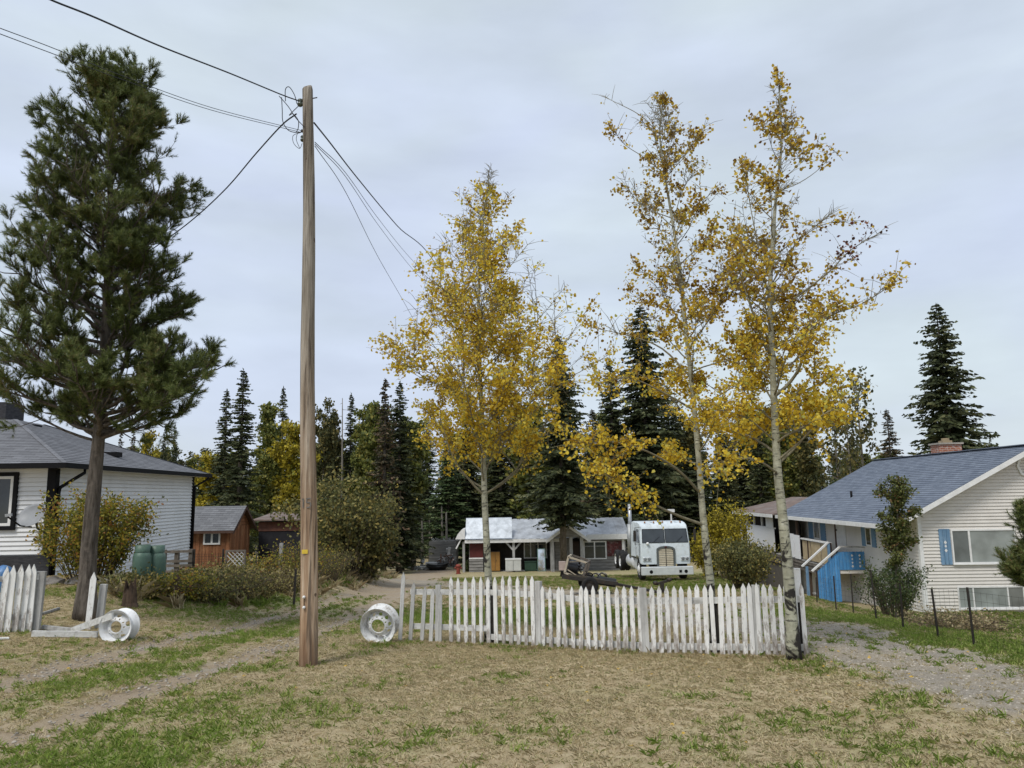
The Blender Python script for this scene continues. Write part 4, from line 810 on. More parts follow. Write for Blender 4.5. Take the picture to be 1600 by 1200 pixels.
for a in [
 ('spruceB', 381, 576, 50, 38, 'tall dark spruce rising behind the red shed, the higher of two'), ('spruceB', 355, 608, 52, 30, 'slightly shorter spruce pressed against the tall one behind the red shed'),
 ('spruceB', 443, 604, 68, 22, 'narrow spruce spire above yellow aspens, behind the utility pole'), ('spruceC', 190, 671, 72, 13, 'small reddish spruce top over the grey roof'), ('spruceC', 209, 667, 72, 15, 'small reddish spruce top over the grey roof'),
 ('spruceA', 258, 664, 74, 13, 'dark spruce top beside yellow tree over the grey roof'), ('spruceA', 274, 662, 72, 15, 'dark spruce top beside yellow tree over the grey roof'), ('yellow', 238, 682, 68, 18, 'small yellow tree crown peeping over the grey roof'),
 ('yellow', 325, 715, 62, 34, 'yellow aspen between the grey roofed house and the tall spruces'), ('olive', 424, 640, 60, 30, 'yellow green aspen to the side of the tall spruces'), ('yellow', 452, 668, 56, 34, 'bright yellow aspen behind the utility pole'), ('olive', 405, 720, 56, 24, 'yellow green low aspen beside the dark shed'),
 ('spruceB', 549, 614, 72, 22, 'dark spruce tip between green poplars near the bare snag'), ('mixed', 503, 640, 70, 26, 'grey green poplar right behind the utility pole'), ('mixed', 522, 655, 72, 22, 'pale green poplar near the bare snag'), ('olive', 567, 640, 64, 30, 'olive green aspen beside the dark spruce tip'),
 ('green', 590, 640, 60, 34, 'dark green poplar above the willow thicket'), ('spruceC', 602, 592, 56, 32, 'brownish spruce with gold tinged top above the willow thicket'), ('spruceA', 625, 596, 58, 40, 'broad dark spruce at the track bend'), ('green', 645, 660, 62, 36, 'dark green poplar beside the track bend'), ('fir', 630, 720, 62, 26, 'dense fir low at the edge of the track'),
 ('bigspruce', 872, 523, 54.5, 58, 'large spruce standing in front of the long grey cabin'), ('spruceA', 952, 560, 68, 46, 'dark spruce behind the cabin, next to a taller one'), ('bigspruce', 1000, 478, 69, 72, 'tallest dark spruce behind the white truck'),
 ('spruceC', 925, 640, 72, 34, 'brown tinged spruce behind the cabin roof'), ('spruceA', 1042, 600, 71, 40, 'dark spruce beyond the truck cab'), ('spruceA', 1128, 660, 70, 34, 'dark spruce between the two fence aspens'), ('spruceB', 1181, 640, 66, 30, 'dark spruce just beside the scarred aspen trunk'), ('mixed', 1075, 660, 74, 36, 'dull green poplar beyond the leaning aspen'), ('spruceA', 1085, 690, 70, 40, 'broad low spruce behind the white truck'),
 ('green', 1215, 680, 66, 36, 'dark green poplar beyond the closed porch'), ('mixed', 1262, 668, 64, 30, 'dull leafy poplar over the blue roof edge'),
 ('sparse', 1300, 640, 58, 34, 'thin half bare birch over the blue roof'), ('sparse', 1338, 590, 60, 36, 'thin half bare birch over the blue roof'), ('sparse', 1322, 640, 56, 26, 'thin half bare birch over the blue roof'),
 ('spruceC', 1385, 640, 54, 34, 'ragged open spruce between the thin birches and the great spruce'), ('bigspruce', 1462, 474, 52, 72, 'great dark spruce towering behind the blue roof and chimney'), ('spruceA', 1530, 684, 90, 12, 'tiny distant spruce tip over the blue roof ridge'), ('spruceA', 1546, 680, 90, 12, 'tiny distant spruce tip over the blue roof ridge'),
 ('fir', 700, 690, 74, 44, 'dark fir behind the cabin shed'), ('spruceA', 730, 640, 78, 44, 'dark spruce behind the golden aspen'), ('spruceA', 780, 620, 76, 44, 'dark spruce behind the golden aspen'), ('green', 820, 640, 74, 46, 'dark green poplar behind the cabin roof')]:
    tree(*a, group=GB)
rb = random.Random(99)
for i in range(120):
    px = 100+1300*((i*.618034) % 1)+rb.uniform(-12, 12); d = rb.uniform(76, 130); yt = (rb.uniform(645, 720) if 470 < px < 1270 else rb.uniform(700, 742))
    tree(rb.choice(['spruceA', 'spruceB', 'fir', 'mixed', 'green', 'spruceA', 'olive']), px, yt, d, rb.uniform(18, 34), 'distant tree in the dense wood that closes the view', 'far rows of the wood')
# dead snag
sb = at(535, 622, 68); sg = on(sb.x, sb.y); T = thing('dead_snag', sg, 'thin bare dead trunk poking up among the poplars', 'tree')
MB().tube([sg-Vector((0, 0, .3)), sg.lerp(sb, .5)+Vector((.1, 0, 0)), sb], [.14, .1, .03], 6).build('trunk', BARK_GREY, T, True, True)
b = MB()
for k in range(14): p = sg.lerp(sb, .45+.04*k); a = k*2.1; b.tube([p, p+Vector((math.cos(a)*.6, math.sin(a)*.6, -.05))], [.025, .008], 4)
b.build('branches', BARK_GREY, T, True, True)
# pale bare trunks at the wood's edge behind the scrap boat
for px, yt, d in [(648,800,66),(659,805,70),(690,790,72),(697,800,67),(671,812,75)]:
    top = at(px, yt, d); g0 = on(top.x, d); T = thing('bare_trunk', g0, 'pale bare tree trunk at the edge of the wood behind the scrap boat', 'tree', 'bare trunks at the edge of the wood')
    MB().tube([g0-Vector((0,0,.2)), g0.lerp(top, .5)+Vector((.05,0,0)), top], [.13, .11, .06], 7).build('trunk', BARK_GREY, T, True, True)
    bb = MB()
    for k in range(9): p = g0.lerp(top, .3+.07*k); a = k*2.4; bb.tube([p, p+Vector((math.cos(a)*.7, math.sin(a)*.7, .1))], [.02, .006], 4)
    bb.build('branches', BARK_GREY, T, True, True)
# ---- shrubs
def shrub(name, label, px, py, rx, h, mat, seed, leaves=3000, leaf=.035, stems=26, cat='bush', group=None, gauss=.07, ry=None, d=None, twig=BARK_TWIG, low=.15, top=1.0, hollow=.5):
    r = random.Random(seed); p0 = gp(px, py) if d is None else on(at(px, py, d).x, d); T = thing(name, p0, label, cat, group); b = MB(); LP = []; ry = ry or rx; per = max(3, int(leaves/stems/4))
    for i in range(stems):
        a = r.uniform(0, 2*PI); q = math.sqrt(r.uniform(.02, 1)); hh = h*(1-.55*q*q*hollow)*r.uniform(.72, 1.08)*top; ox, oy = math.cos(a)*q*rx, math.sin(a)*q*ry; gr_ = gz(p0.x+ox*.35, p0.y+oy*.35)-p0.z
        pts = [Vector((ox*.3, oy*.3, gr_-.05)), Vector((ox*.55, oy*.55, hh*.4)), Vector((ox*.85, oy*.85, hh*.78)), Vector((ox*1.02+r.gauss(0, .05), oy*1.02+r.gauss(0, .05), hh))]; b.tube(pts, [.008+.004*h, .007+.003*h, .006, .002], 4, False)
        for k in range(4):
            s = r.uniform(.25, .95); x = sample(pts, s); e_ = x+Vector((r.gauss(0, .2*rx), r.gauss(0, .2*ry), r.uniform(.03, .2)*h)); b.tube([x, e_], [.005, .002], 3, False)
            for _ in range(per):
                y_ = sample([x, e_] if r.random() < .6 else pts, r.uniform(low, 1)); LP.append((y_.x+r.gauss(0, gauss), y_.y+r.gauss(0, gauss), max(.02, y_.z+r.gauss(0, gauss))))
    b.build('stems', twig, T, True); link('foliage', ngon_mesh('foliage', leaf_polys(np.array(LP), leaf, seed, 5, .62), mat), T); return T
L_HOUSEB = leafmat('spirea_leaf', [(0, (0.072, 0.084, 0.018)), (.3, (0.168, 0.180, 0.030)), (.65, (0.324, 0.276, 0.036)), (.9, (0.456, 0.288, 0.042)), (1, (0.288, 0.120, 0.036))], .35, .6, 1.6)
L_BRUSH = leafmat('brush_leaf', [(0, (0.081, 0.061, 0.034)), (.35, (0.176, 0.142, 0.054)), (.7, (0.257, 0.230, 0.074)), (1, (0.405, 0.324, 0.135))], .25, .7, 1.6)
L_WILLOW = leafmat('willow_leaf', [(0, (0.051, 0.058, 0.023)), (.35, (0.116, 0.123, 0.043)), (.75, (0.217, 0.196, 0.065)), (1, (0.377, 0.290, 0.087))], .3, .65, .8)
shrub('leafy_bush', 'yellow and green leafy bush against the white house corner, behind the pine', 140, 909, 1.3, 2.15, L_HOUSEB, 1, 10500, .036, 64, hollow=.55, gauss=.085)
for i, (px, py, rx, h) in enumerate([(222,932,.6,.3),(275,936,.75,.4),(320,938,.8,.42),(365,937,.95,.6),(405,932,.9,.6),(440,925,1.0,.75),(470,914,1.2,1.2),(510,906,1.3,1.2),(550,900,1.4,1.3),(310,920,.7,.35),(345,915,1.0,.5),(395,905,1.0,.6),(200,925,.5,.28)]):
    shrub('wild_bush', ['low tangle of brush just behind the sideways rim', 'low brush below the propane cylinders', 'knee high brush before the wooden gate', 'brush clump before the mesh panel', 'brush clump below the lattice panel', 'shoulder of brush hiding the foot of the dark shed', 'tall brown brush beside the dark stake', 'tall brush right behind the utility pole', 'brush under the big willow, reaching the track', 'thin brush at the gate post', 'brush under the red shed window', 'brush in front of the red shed gable end', 'small brush tuft by the charred stump'][i], px, py, rx, h*(.8+.45*((i*.618) % 1)), [L_BRUSH, L_WILLOW, L_HOUSEB][(i*2) % 5 % 3], 40+i, 2200, .03, 70, group='brush along the track', gauss=.12, hollow=.35)
for i, (px, py, rx, h, lab) in enumerate([(530,892,2.6,4.2,'big rounded olive willow bush behind the utility pole'),(565,893,1.35,3.0,'smaller olive willow bush leaning over the track side'),(470,893,1.8,3.4,'willow bush standing behind the dark shed')]):
    shrub('willow_bush', lab, px, py, rx, h, L_WILLOW, 60+i, 7600, .075, 60, group='willow thicket', gauss=.2, d=(33.5, 34.5, 42)[i], hollow=.55)
shrub('golden_shrub', 'tall golden yellow shrub behind the leaning aspen trunk', 1140, 905, 1.25, 3.5, L_YEL, 70, 4600, .06, 44, d=38, gauss=.18)
shrub('golden_shrub', 'lower golden yellow shrub beside the taller one', 1112, 905, 1.2, 2.4, L_YEL, 71, 3000, .07, 34, d=41, gauss=.16)
shrub('willow_shrub', 'rounded olive shrub below the closed porch', 1165, 918, 1.2, 1.75, L_WILLOW, 72, 7000, .045, 60, d=28, gauss=.11)
shrub('garden_bush', 'dark green low bush round the foot of the small tree by the siding', 1393, 950, .95, 1.6, L_GREEN, 73, 5200, .03, 46, gauss=.07, d=21.5)
shrub('box_shrub', 'small round dark shrub in front of the cabin porch', 732, 893, .55, .75, L_GREEN, 74, 1200, .06, 30, gauss=.05, hollow=.9)
# small tree at the corner of the right house
(tm, cm) = broad_meshes(4.2, .8, 12, L_RUST, 6500, .035, BARK_GREY, .34, 22, gauss=.09)
p0 = on(at(1400, 948, 21.2).x, 21.2); T = thing('mountain_ash', p0, 'slender small tree with green and russet leaves before the house corner', 'tree'); hh = (at(1386, 757, 21.2).z-p0.z)/4.2; T.scale = (hh, hh, hh); T.rotation_euler = (0, -.05, 2); link('trunk', tm, T); link('crown', cm, T)
dR = 13.2
pine('small bushy pine at the right house, only its dark drooping side showing', [(1640,1005,dR),(1636,930,dR),(1628,870,dR),(1616,815,dR)], .05, 46, lambda u: .66*(1-u*.6), .3, 17, 40, .085, .01, 11)
# dead grass heap by the wire fence
shrub('dry_weeds', 'pale dry weed clump behind the wire fence', 1500, 1000, 1.0, .3, leafmat('dry_weed', [(0, (.16, .12, .06)), (.6, (.34, .27, .15)), (1, (.44, .37, .22))], .2), 77, 2200, .022, 50, gauss=.07, hollow=.4, d=14.5)
# ---------------------------------------------------------------- picket fences
def picket_mesh(w, t, tip, mat):
    b = MB(); b.slab([(-w/2, -t/2, 0), (w/2, -t/2, 0), (w/2, -t/2, 1-tip), (0, -t/2, 1), (-w/2, -t/2, 1-tip)], (0, t, 0)); return b.mesh('picket', mat)
def picket_paint():
    t = NT('picket_paint').set(.75, .2); v = t.coords('Object', (1, 1, .3)); z = t.n('ShaderNodeSeparateXYZ'); t.l(t.coords('Object'), z.inputs[0]); oi = t.n('ShaderNodeObjectInfo')
    off = t.n('ShaderNodeVectorMath'); off.operation = 'ADD'; t.l(v, off.inputs[0]); sc = t.math('MULTIPLY', oi.outputs['Random'], 40.); cb = t.n('ShaderNodeCombineXYZ'); t.l(sc, cb.inputs[0]); t.l(sc, cb.inputs[2]); t.l(cb.outputs[0], off.inputs[1]); v = off.outputs[0]
    c = t.ramp(t.noise(v, 14, 6, .6), [(.3, (.62, .61, .58)), (.6, (.78, .78, .76))])
    k = t.n('ShaderNodeMapRange'); k.inputs[1].default_value = 0; k.inputs[2].default_value = .42; k.inputs[3].default_value = .2; k.inputs[4].default_value = 0; t.l(z.outputs[2], k.inputs[0])
    pe = t.noise(v, 26, 6, .7); m_ = t.math('ADD', t.math('ADD', pe, k.outputs[0]), t.math('MULTIPLY', t.math('SUBTRACT', oi.outputs['Random'], .5), .12)); c = t.mix(t.ramp(m_, [(.56, (0,0,0)), (.64, (.85,)*3)]), c, (.36, .33, .30)); c = t.mix(t.ramp(m_, [(.70, (0,0,0)), (.76, (.8,)*3)]), c, (.20, .17, .145))
    t.col(c); t.bump(pe, .3, .005); return t.m
PICK = picket_paint()
PK = [picket_mesh(.062, .02, .075, PICK), picket_mesh(.057, .02, .085, PICK), picket_mesh(.066, .02, .07, PICK)]; PKG = picket_mesh(.062, .02, .075, M('peeled_picket', (.62, .62, .60), (.36, .355, .34), 7, .85, .15, stretch=(2, 2, .2), dirt=(.25, .24, .22), dscale=6, damt=.7, rand=.15))
fence_base = [(628,1000),(690,1003),(760,1006),(838,1010),(920,1016),(1000,1020),(1130,1023),(1265,1024)]
FB = [gp(*p) for p in fence_base]; FP0 = FB[0].copy()
FE = thing('picket_fence', FP0, 'long white picket fence with peeling paint between track and drive', 'fence')
def fbase(px):
    xs = [p[0] for p in fence_base]; y = float(np.interp(px, xs, [p[1] for p in fence_base])); return gp(px, y), y
def ftop(px): return float(np.interp(px, [700, 838, 849, 1000, 1015, 1265], [908, 907, 923, 921, 922, 917]))
def put(me, T, p, h, rot=(0, 0, 0), rel=True):
    o = link(me.name, me, T); o.location = p-T.location; o.scale = (1, 1, h); o.rotation_euler = rot; return o
rp = random.Random(4)
def fdir(px): a, _ = fbase(px-6); c, _ = fbase(px+6); return math.atan2(c.y-a.y, c.x-a.x)
pts_top = {}
for px, ty, ln in ((628, 900, .05), (644, 915, .07), (662, 922, .06), (676, 925, .05), (690, 930, .03)):
    p, y = fbase(px-3); h = (y+2-ty)*p.y/F*1.0; put(PKG, FE, p-Vector((0, 0, .02)), h, (rp.gauss(0, .03), ln, fdir(px)))
xs = list(np.arange(705, 840, 11.75))+list(np.arange(849.5, 1003, 11.75))+list(np.arange(1022, 1266, 11.9))
for i, px in enumerate(xs):
    if 1234 < px < 1247 and False: continue
    p, y = fbase(px); h = (y+3-ftop(px))*p.y/F*rp.uniform(.985, 1.012); ln = rp.gauss(0, .009)-(.06 if i in (15, 16) and rp.random() < 2 else 0)*(1 if i == 15 else .1)
    put(PK[i % 3], FE, p-Vector((0, 0, .03)), h, (rp.gauss(0, .012), ln, fdir(px)+rp.gauss(0, .015)))
def back(px, off): p, y = fbase(px); a = fdir(px); return p+Vector((-math.sin(a)*off, math.cos(a)*off, 0)), y
for px, w, top in ((683, .075, 920), (841, .1, 915), (1010, .1, 926), (1187, .1, 922)):
    p, y = back(px, .03); h = (y-top)*p.y/F; o = MB().box(-w/2, -.03, -.2, w/2, .03, h).build('post', M('worn_post', (.60, .60, .58), (.36, .355, .34), 8, .85, .15, stretch=(2, 2, .2), dirt=(.28, .27, .25), dscale=6, damt=.6), FE); o.location = p-FP0; o.rotation_euler = (0, rp.gauss(0, .01), fdir(px))
for px in (768, 1119, 1256):
    p, y = back(px, .1); h = .72; o = MB().box(-.05, -.05, -.2, .05, .05, h).build('post', M('dark_post', (.045, .04, .035), (.02, .018, .016), 8, .9), FE); o.location = p-FP0  # near-black posts; beside the front aspen one stands in for a shadowed gap
p, y = back(1251, .2); h = (1022-899)*p.y/F; o = MB().tube([(0, 0, -.2), (0, 0, h*.5), (0.01, 0, h)], [.052, .05, .047], 12).build('round_post', PAINT_OLD, FE); smooth_auto(o); o.location = p-FP0
def rail(pa, pb, fr, mat, dz=0, w=.022, h=.085):
    a, ya = back(pa, .035); c, yb = back(pb, .035); ha = (ya-ftop(max(pa, 700)))*a.y/F; hb = (yb-ftop(max(pb, 700)))*c.y/F
    MB().beam(a-FP0+Vector((0, 0, ha*fr)), c-FP0+Vector((0, 0, hb*fr+dz)), w, h).build('rail', mat, FE)
PAINT_RAIL = M('old_rail_paint', (.66, .66, .64), (.44, .44, .42), 8, .8, .2, stretch=(.3, 2, 2), dirt=(.27, .26, .24), dscale=9, damt=.85)
for a, c in ((640, 760), (760, 841), (841, 925), (925, 1010), (1010, 1100), (1100, 1187), (1187, 1264)): rail(a, c, .76, PAINT_RAIL); rail(a, c, .1 if a > 640 else .22, PAINT_RAIL)
# left fence with wide pickets
LPX = [(-28, 891), (-16, 891), (-4, 890), (9, 891), (21, 890), (33, 889), (44, 889), (55, 889)]; lb = gp(44, 988)
FL = thing('picket_fence', lb, 'short run of wide white pickets ending before the pine tree', 'fence'); WPK = picket_mesh(.098, .022, .12, PICK)
for px, ty in LPX:
    p = gp(px-11, 989-.03*px); h = (989-ty)*p.y/F; put(WPK, FL, p, h, (0, .035+rp.gauss(0, .012), .12))
p = gp(51, 987)+Vector((0, .05, 0)); o = MB().box(-.075, -.04, -.2, .075, .04, (987-899)*p.y/F).build('post', WOOD_GREY, FL); o.location = p-lb; o.rotation_euler = (0, .04, .12)
a = gp(-40, 990); c = gp(51, 987); o = MB().beam(a-lb+Vector((0, .03, .83)), c-lb+Vector((.04, .03, .88)), .02, .09).build('rail', PAINT_RAIL, FL); MB().beam(a-lb+Vector((0, .03, .22)), c-lb+Vector((0, .03, .25)), .02, .09).build('rail', PAINT_RAIL, FL)
# broken remains by the rim
bp = gp(137, 984); T = thing('leaning_picket', bp, 'single white picket left standing against the pine trunk', 'picket'); put(WPK, T, bp, (984-899)*bp.y/F, (0, .05, .1))
bp = gp(154, 982); T = thing('fence_post', bp, 'short weathered white post beside the lone picket', 'post'); h = (982-917)*bp.y/F
o = MB().box(-.055, -.05, -.15, .055, .05, h).build('shaft', WOOD_GREY, T); o.rotation_euler = (0, .06, .2); bevel(o, .006)
rl = gp(185, 1003)
def board(name, label, a, c, w, h, mat, cat='board'):
    a, c = Vector(a), Vector(c); T = thing(name, (a+c)/2, label, cat); MB().beam(a-T.location, c-T.location, w, h).build('plank', mat, T); return T
g1 = gp(112, 990); board('fallen_rail', 'weathered white rail propped on the wheel rim', g1+Vector((0, 0, .05)), at(176, 962, rl.y-.12), .03, .1, PAINT_RAIL)
g1 = gp(50, 995); g2 = gp(152, 997); board('fallen_rail', 'grey white rail lying flat in the grass beside the rim', g1+Vector((0, 0, .05)), g2+Vector((0, 0, .06)), .06, .09, PAINT_RAIL)
g1 = gp(60, 986); g2 = gp(95, 990); board('fallen_rail', 'short grey board lying behind the flat rail', g1+Vector((0, .1, .05)), g2+Vector((.2, .1, .03)), .05, .06, WOOD_GREY)
g1 = gp(-10, 1000); g2 = gp(14, 999); board('scrap_board', 'scrap of white board in the grass under the left pickets', g1+Vector((0, 0, .02)), g2+Vector((0, 0, .02)), .1, .02, PAINT_OLD)
g1 = gp(64, 962); g2 = gp(92, 953); board('scrap_stick', 'pale stick lying on the dry grass behind the fence', g1+Vector((0, 0, .03)), g2+Vector((0, 0, .03)), .04, .04, WOOD_GREY)
# ---------------------------------------------------------------- white wheel rims
RIM_P = M('rim_paint', (.72, .73, .73), (.60, .61, .61), 6, .6, .3, dirt=(.22, .19, .16), dscale=13, damt=.9); RIM_W = M('clean_rim_paint', (.78, .79, .80), (.72, .73, .74), 4, .45, .4, dirt=(.42, .39, .34), dscale=10, damt=.6)
def rim(label, c, ax, R, wd, holes, hr, hs, bolts, mat, rot=0, bore=.16):
    """truck rim: flanged barrel, dished disc with hand holes, bolt holes and open bore; ax points out of the dished face"""
    T = thing('wheel_rim', (c.x, c.y, gz(c.x, c.y)), label, 'wheel rim', 'painted wheel rims at the gate'); Mx = Matrix.Translation(c-T.location) @ Vector(ax).normalized().to_track_quat('Z', 'Y').to_matrix().to_4x4() @ Matrix.Rotation(rot, 4, 'Z')
    pf = [(R, .01), (R+.004, -.005), (R, -.022), (R-.022, -.03), (R-.03, -.06), (R-.075, -.1), (R-.075, -wd+.08), (R-.03, -wd+.045), (R-.02, -wd+.02), (R, -wd+.012), (R+.002, -wd), (R-.008, -wd+.002), (R-.032, -wd+.03), (R-.087, -wd+.07), (R-.087, -.11), (R-.045, -.06), (R-.036, -.028), (R-.012, -.012)]
    b = MB(); b.lathe(pf, 48, Mx, True); smooth_auto(b.build('barrel', mat, T), 50)
    n, mr_ = 144, 16; r0, r1 = bore*R/.29, R-.08; rr = np.linspace(r0, r1, mr_+1)
    def zz(r): u = (r-r0)/(r1-r0); return -.03-.085*u**1.6 if u > .0 else -.03
    b = MB(); V = [[None]*n for _ in rr]; F_ = []
    for i, r in enumerate(rr):
        for k in range(n): t = 2*PI*k/n; V[i][k] = Mx @ Vector((r*math.cos(t), r*math.sin(t), zz(r)))
    flat = [v for row in V for v in row]
    for i in range(mr_):
        for k in range(n):
            rm = (rr[i]+rr[i+1])/2; t = 2*PI*(k+.5)/n; cut = False
            for h in range(holes):
                a = 2*PI*h/holes; dt = (t-a+PI) % (2*PI)-PI
                if (dt*hr/hs[0])**2+((rm-hr)/hs[1])**2 < 1: cut = True
            for h in range(bolts):
                a = 2*PI*(h+.5)/bolts; dt = (t-a+PI) % (2*PI)-PI
                if (dt*(r0+.03))**2+(rm-r0-.03)**2 < .011**2: cut = True
            if not cut: F_.append((i*n+k, i*n+(k+1) % n, (i+1)*n+(k+1) % n, (i+1)*n+k))
    b.add(flat, F_); o = b.build('disc', mat, T); sm = o.modifiers.new('thick', 'SOLIDIFY'); sm.thickness = .012; smooth_auto(o, 50)
    return T
c = at(590, 979, gp(590, 1005).y); rim('upright white wheel rim with ten small holes at the fence end', c, (-.14, -.95, -.2), .285, .24, 10, .172, (.03, .019), 10, RIM_P, .1, .105)
c = at(180, 980, rl.y); rim('white wheel rim turned sideways, a broken fence rail resting on it', c, (-.04, -1, .03), .265, .26, 5, .168, (.04, .03), 10, RIM_W, .25, .095)
# ---------------------------------------------------------------- utility pole and wires
pb_ = gp(482, 1040); dU = pb_.y; ptop = at(481.5, 140, dU)
def pole_mat():
    t = NT('pole_wood').set(.9, .15); v = t.coords('Object', (9, 9, .55)); w = t.coords('Object', (26, 26, .9)); z = t.n('ShaderNodeSeparateXYZ'); t.l(t.coords('Object'), z.inputs[0])
    lo = t.ramp(t.noise(v, 1.2, 7, .65), [(.3, (.15, .075, .04)), (.48, (.36, .24, .15)), (.66, (.58, .46, .34))]); hi = t.ramp(t.noise(v, 1.2, 7, .65), [(.3, (.10, .085, .065)), (.5, (.235, .205, .165)), (.68, (.40, .365, .31))])
    k = t.n('ShaderNodeMapRange'); k.inputs[1].default_value = .8; k.inputs[2].default_value = 4.6; t.l(z.outputs[2], k.inputs[0]); c = t.mix(k.outputs[0], lo, hi)
    cr = t.noise(w, 1.0, 4, .6); c = t.mix(t.ramp(cr, [(.52, (0,0,0)), (.62, (.75,)*3)]), c, (.06, .045, .035)); kn = t.noise(t.coords('Object', (6, 6, 4)), 1.6, 2, .5); c = t.mix(t.ramp(kn, [(.70, (0,0,0)), (.74, (.8,)*3)]), c, (.07, .04, .025))
    ft = t.n('ShaderNodeMapRange'); ft.inputs[1].default_value = .0; ft.inputs[2].default_value = .5; ft.inputs[3].default_value = .6; ft.inputs[4].default_value = 0; t.l(z.outputs[2], ft.inputs[0]); c = t.mix(ft.outputs[0], c, (.10, .06, .04)); t.col(c); t.bump(t.math('ADD', cr, t.noise(w, 2.2, 5, .6)), .9, .012); return t.m
POLE = pole_mat(); UPole = thing('utility_pole', pb_, 'tall weathered wooden utility pole standing on the dry grass', 'pole')
n = 18; tp = [pb_.lerp(ptop, i/(n-1))-pb_+Vector((.012*math.sin(i*.6), 0, 0)) for i in range(n)]; tp[0].z = -.3
rad = [(.118-.046*(i/(n-1)))*(1+.012*math.sin(i*2.3)) for i in range(n)]; b = MB(); b.tube(tp, rad, 24, False); m_ = len(b.v)-24; top_ = [Vector(b.v[m_+k]) for k in range(24)]
cap = [v+Vector((0, 0, .05))*(.4+.6*max(0, v.x-tp[-1].x)/.07)-(v-tp[-1])*.15 for v in top_]; b.v += [tuple(v) for v in cap]; b.f += [(m_+k, m_+(k+1) % 24, m_+24+(k+1) % 24, m_+24+k) for k in range(24)]+[tuple(range(m_+24, m_+48))]; b.mi += [0]*25
b.build('shaft', POLE, UPole, True)
def face(px, py, off=0): p = at(px, py, dU); t = (p.z-pb_.z)/(ptop.z-pb_.z); return Vector((p.x, pb_.y-(.118-.046*t)-off, p.z))-pb_
NUM = M('tag_metal', (.20, .19, .175), None, 10, .5, .4, .4)
q = face(481, 786, .004)
for dx, segs in ((-.032, [((.0, .06), (0, -.06)), ((0, .06), (-.018, .04))]), (.038, [((-.025, .06), (.03, .06)), ((-.025, .06), (-.025, .008)), ((-.025, .008), (.02, .01)), ((.02, .01), (.03, -.02)), ((.03, -.02), (.018, -.055)), ((.018, -.055), (-.025, -.058))])):
    b = MB()
    for (a0, a1), (b0, b1) in segs: b.beam(q+Vector((dx+a0, 0, a1)), q+Vector((dx+b0, 0, b1)), .013, .006, (0, -1, 0))
    b.build('number', NUM, UPole)
q = face(480, 861, .006); o = MB().box(q.x-.038, q.y-.003, q.z-.026, q.x+.038, q.y+.003, q.z+.026).build('yellow_tag', M('yellow_tag', (.72, .52, .06), (.6, .42, .05), 6, .5), UPole)
for px, py in ((479, 931), (479, 947)): q = face(px, py, .0); MB().lathe([(.001, .03), (.016, .026), (.02, .012), (.018, 0)], 12, Matrix.Translation(q) @ Matrix.Rotation(PI/2, 4, 'X')).build('knob', WHITE_TRIM, UPole, True)
q1, q2 = face(479, 931, .008), face(479, 947, .008); MB().tube([q1, q2], .004, 5).build('cord', BLACK_TRIM, UPole)
PORC = M('porcelain', (.07, .085, .06), (.04, .05, .035), 6, .25, .6)
for px, py, s in ((469, 161, 1.), (473, 217, .8)):
    q = at(px, py, dU-.02)-pb_; MB().lathe([(.001, .06), (.03, .055), (.042, .03), (.026, .012), (.042, -.012), (.042, -.03), (.026, -.05), (.001, -.055)], 14, Matrix.Translation(q) @ Matrix.Scale(s, 4)).build('insulator', PORC, UPole, True)
    MB().beam(q+Vector((-.01, 0, .05*s)), q+Vector((.12, .02, .06*s)), .02, .02).build('bracket', STEEL_DARK, UPole)
q = at(487, 154, dU)-pb_; MB().tube([q+Vector((-.1, 0, -.02)), q+Vector((.08, 0, .015))], .008, 6).build('bolt', STEEL_DARK, UPole)
q = at(474, 206, dU)-pb_; MB().beam(q+Vector((-.03, 0, .02)), q+Vector((.06, 0, -.02)), .03, .035).build('clamp', STEEL_DARK, UPole)
WIRE = M('wire', (.018, .02, .026), (.012, .013, .016), 4, .6)
def wire(name, label, pts, r, seg=10, group='overhead wires'):
    P = bez([at(*p) for p in pts], seg); T = thing(name, P[0], label, 'wire', group); MB().tube([p-P[0] for p in P], r, 5).build('cable', WIRE, T, True); return T
def catw(name, label, A, B, sag, r, twist=0):
    P = [A.lerp(B, i/30)-Vector((0, 0, sag*4*(i/30)*(1-i/30))) for i in range(31)]; T = thing(name, A, label, 'wire', 'overhead wires'); MB().tube([p-A for p in P], r, 5).build('cable', WIRE, T, True)
    if twist: MB().tube([p-A+Vector((0, math.cos(i*2.1)*twist, math.sin(i*2.1)*twist)) for i, p in enumerate(P)], r*.7, 4).build('strand', WIRE, T, True)
    return T
wire('service_cable', 'thick twisted cable rising from the pole top over the pine', [(468,158,dU),(440,148,dU-.5),(360,115,dU-1.7),(250,72,dU-3.),(150,28,dU-4.),(80,0,dU-4.5),(20,-30,dU-4.9)], .009)
wire('thin_wire', 'upper thin wire running from the pole across the pine top', [(471,204,dU),(330,168,dU-1.2),(190,118,dU-2.6),(80,74,dU-3.6),(0,44,dU-4.2),(-60,20,dU-4.6)], .004)
wire('thin_wire', 'lower thin wire running from the pole across the pine top', [(471,207,dU),(330,172,dU-1.2),(190,124,dU-2.6),(80,83,dU-3.6),(0,53,dU-4.2),(-60,30,dU-4.6)], .004)
wire('service_cable', 'cable drooping from the pole down into the pine branches', [(463,178,dU),(440,196,dU+.4),(400,240,dU+1.3),(350,298,dU+2.6),(290,352,dU+4.3),(220,402,dU+6.5),(150,455,dU+9.5),(90,600,dU+13.5)], .011)
cab = at(812, 812, 58); wire('service_cable', 'thick cable running down from the pole to the cabin', [(491,192,dU),(515,222,dU+1.6),(560,280,dU+4.5),(620,352,dU+9.5),(690,430,dU+17),(760,600,dU+32),(812,812,58)], .013)
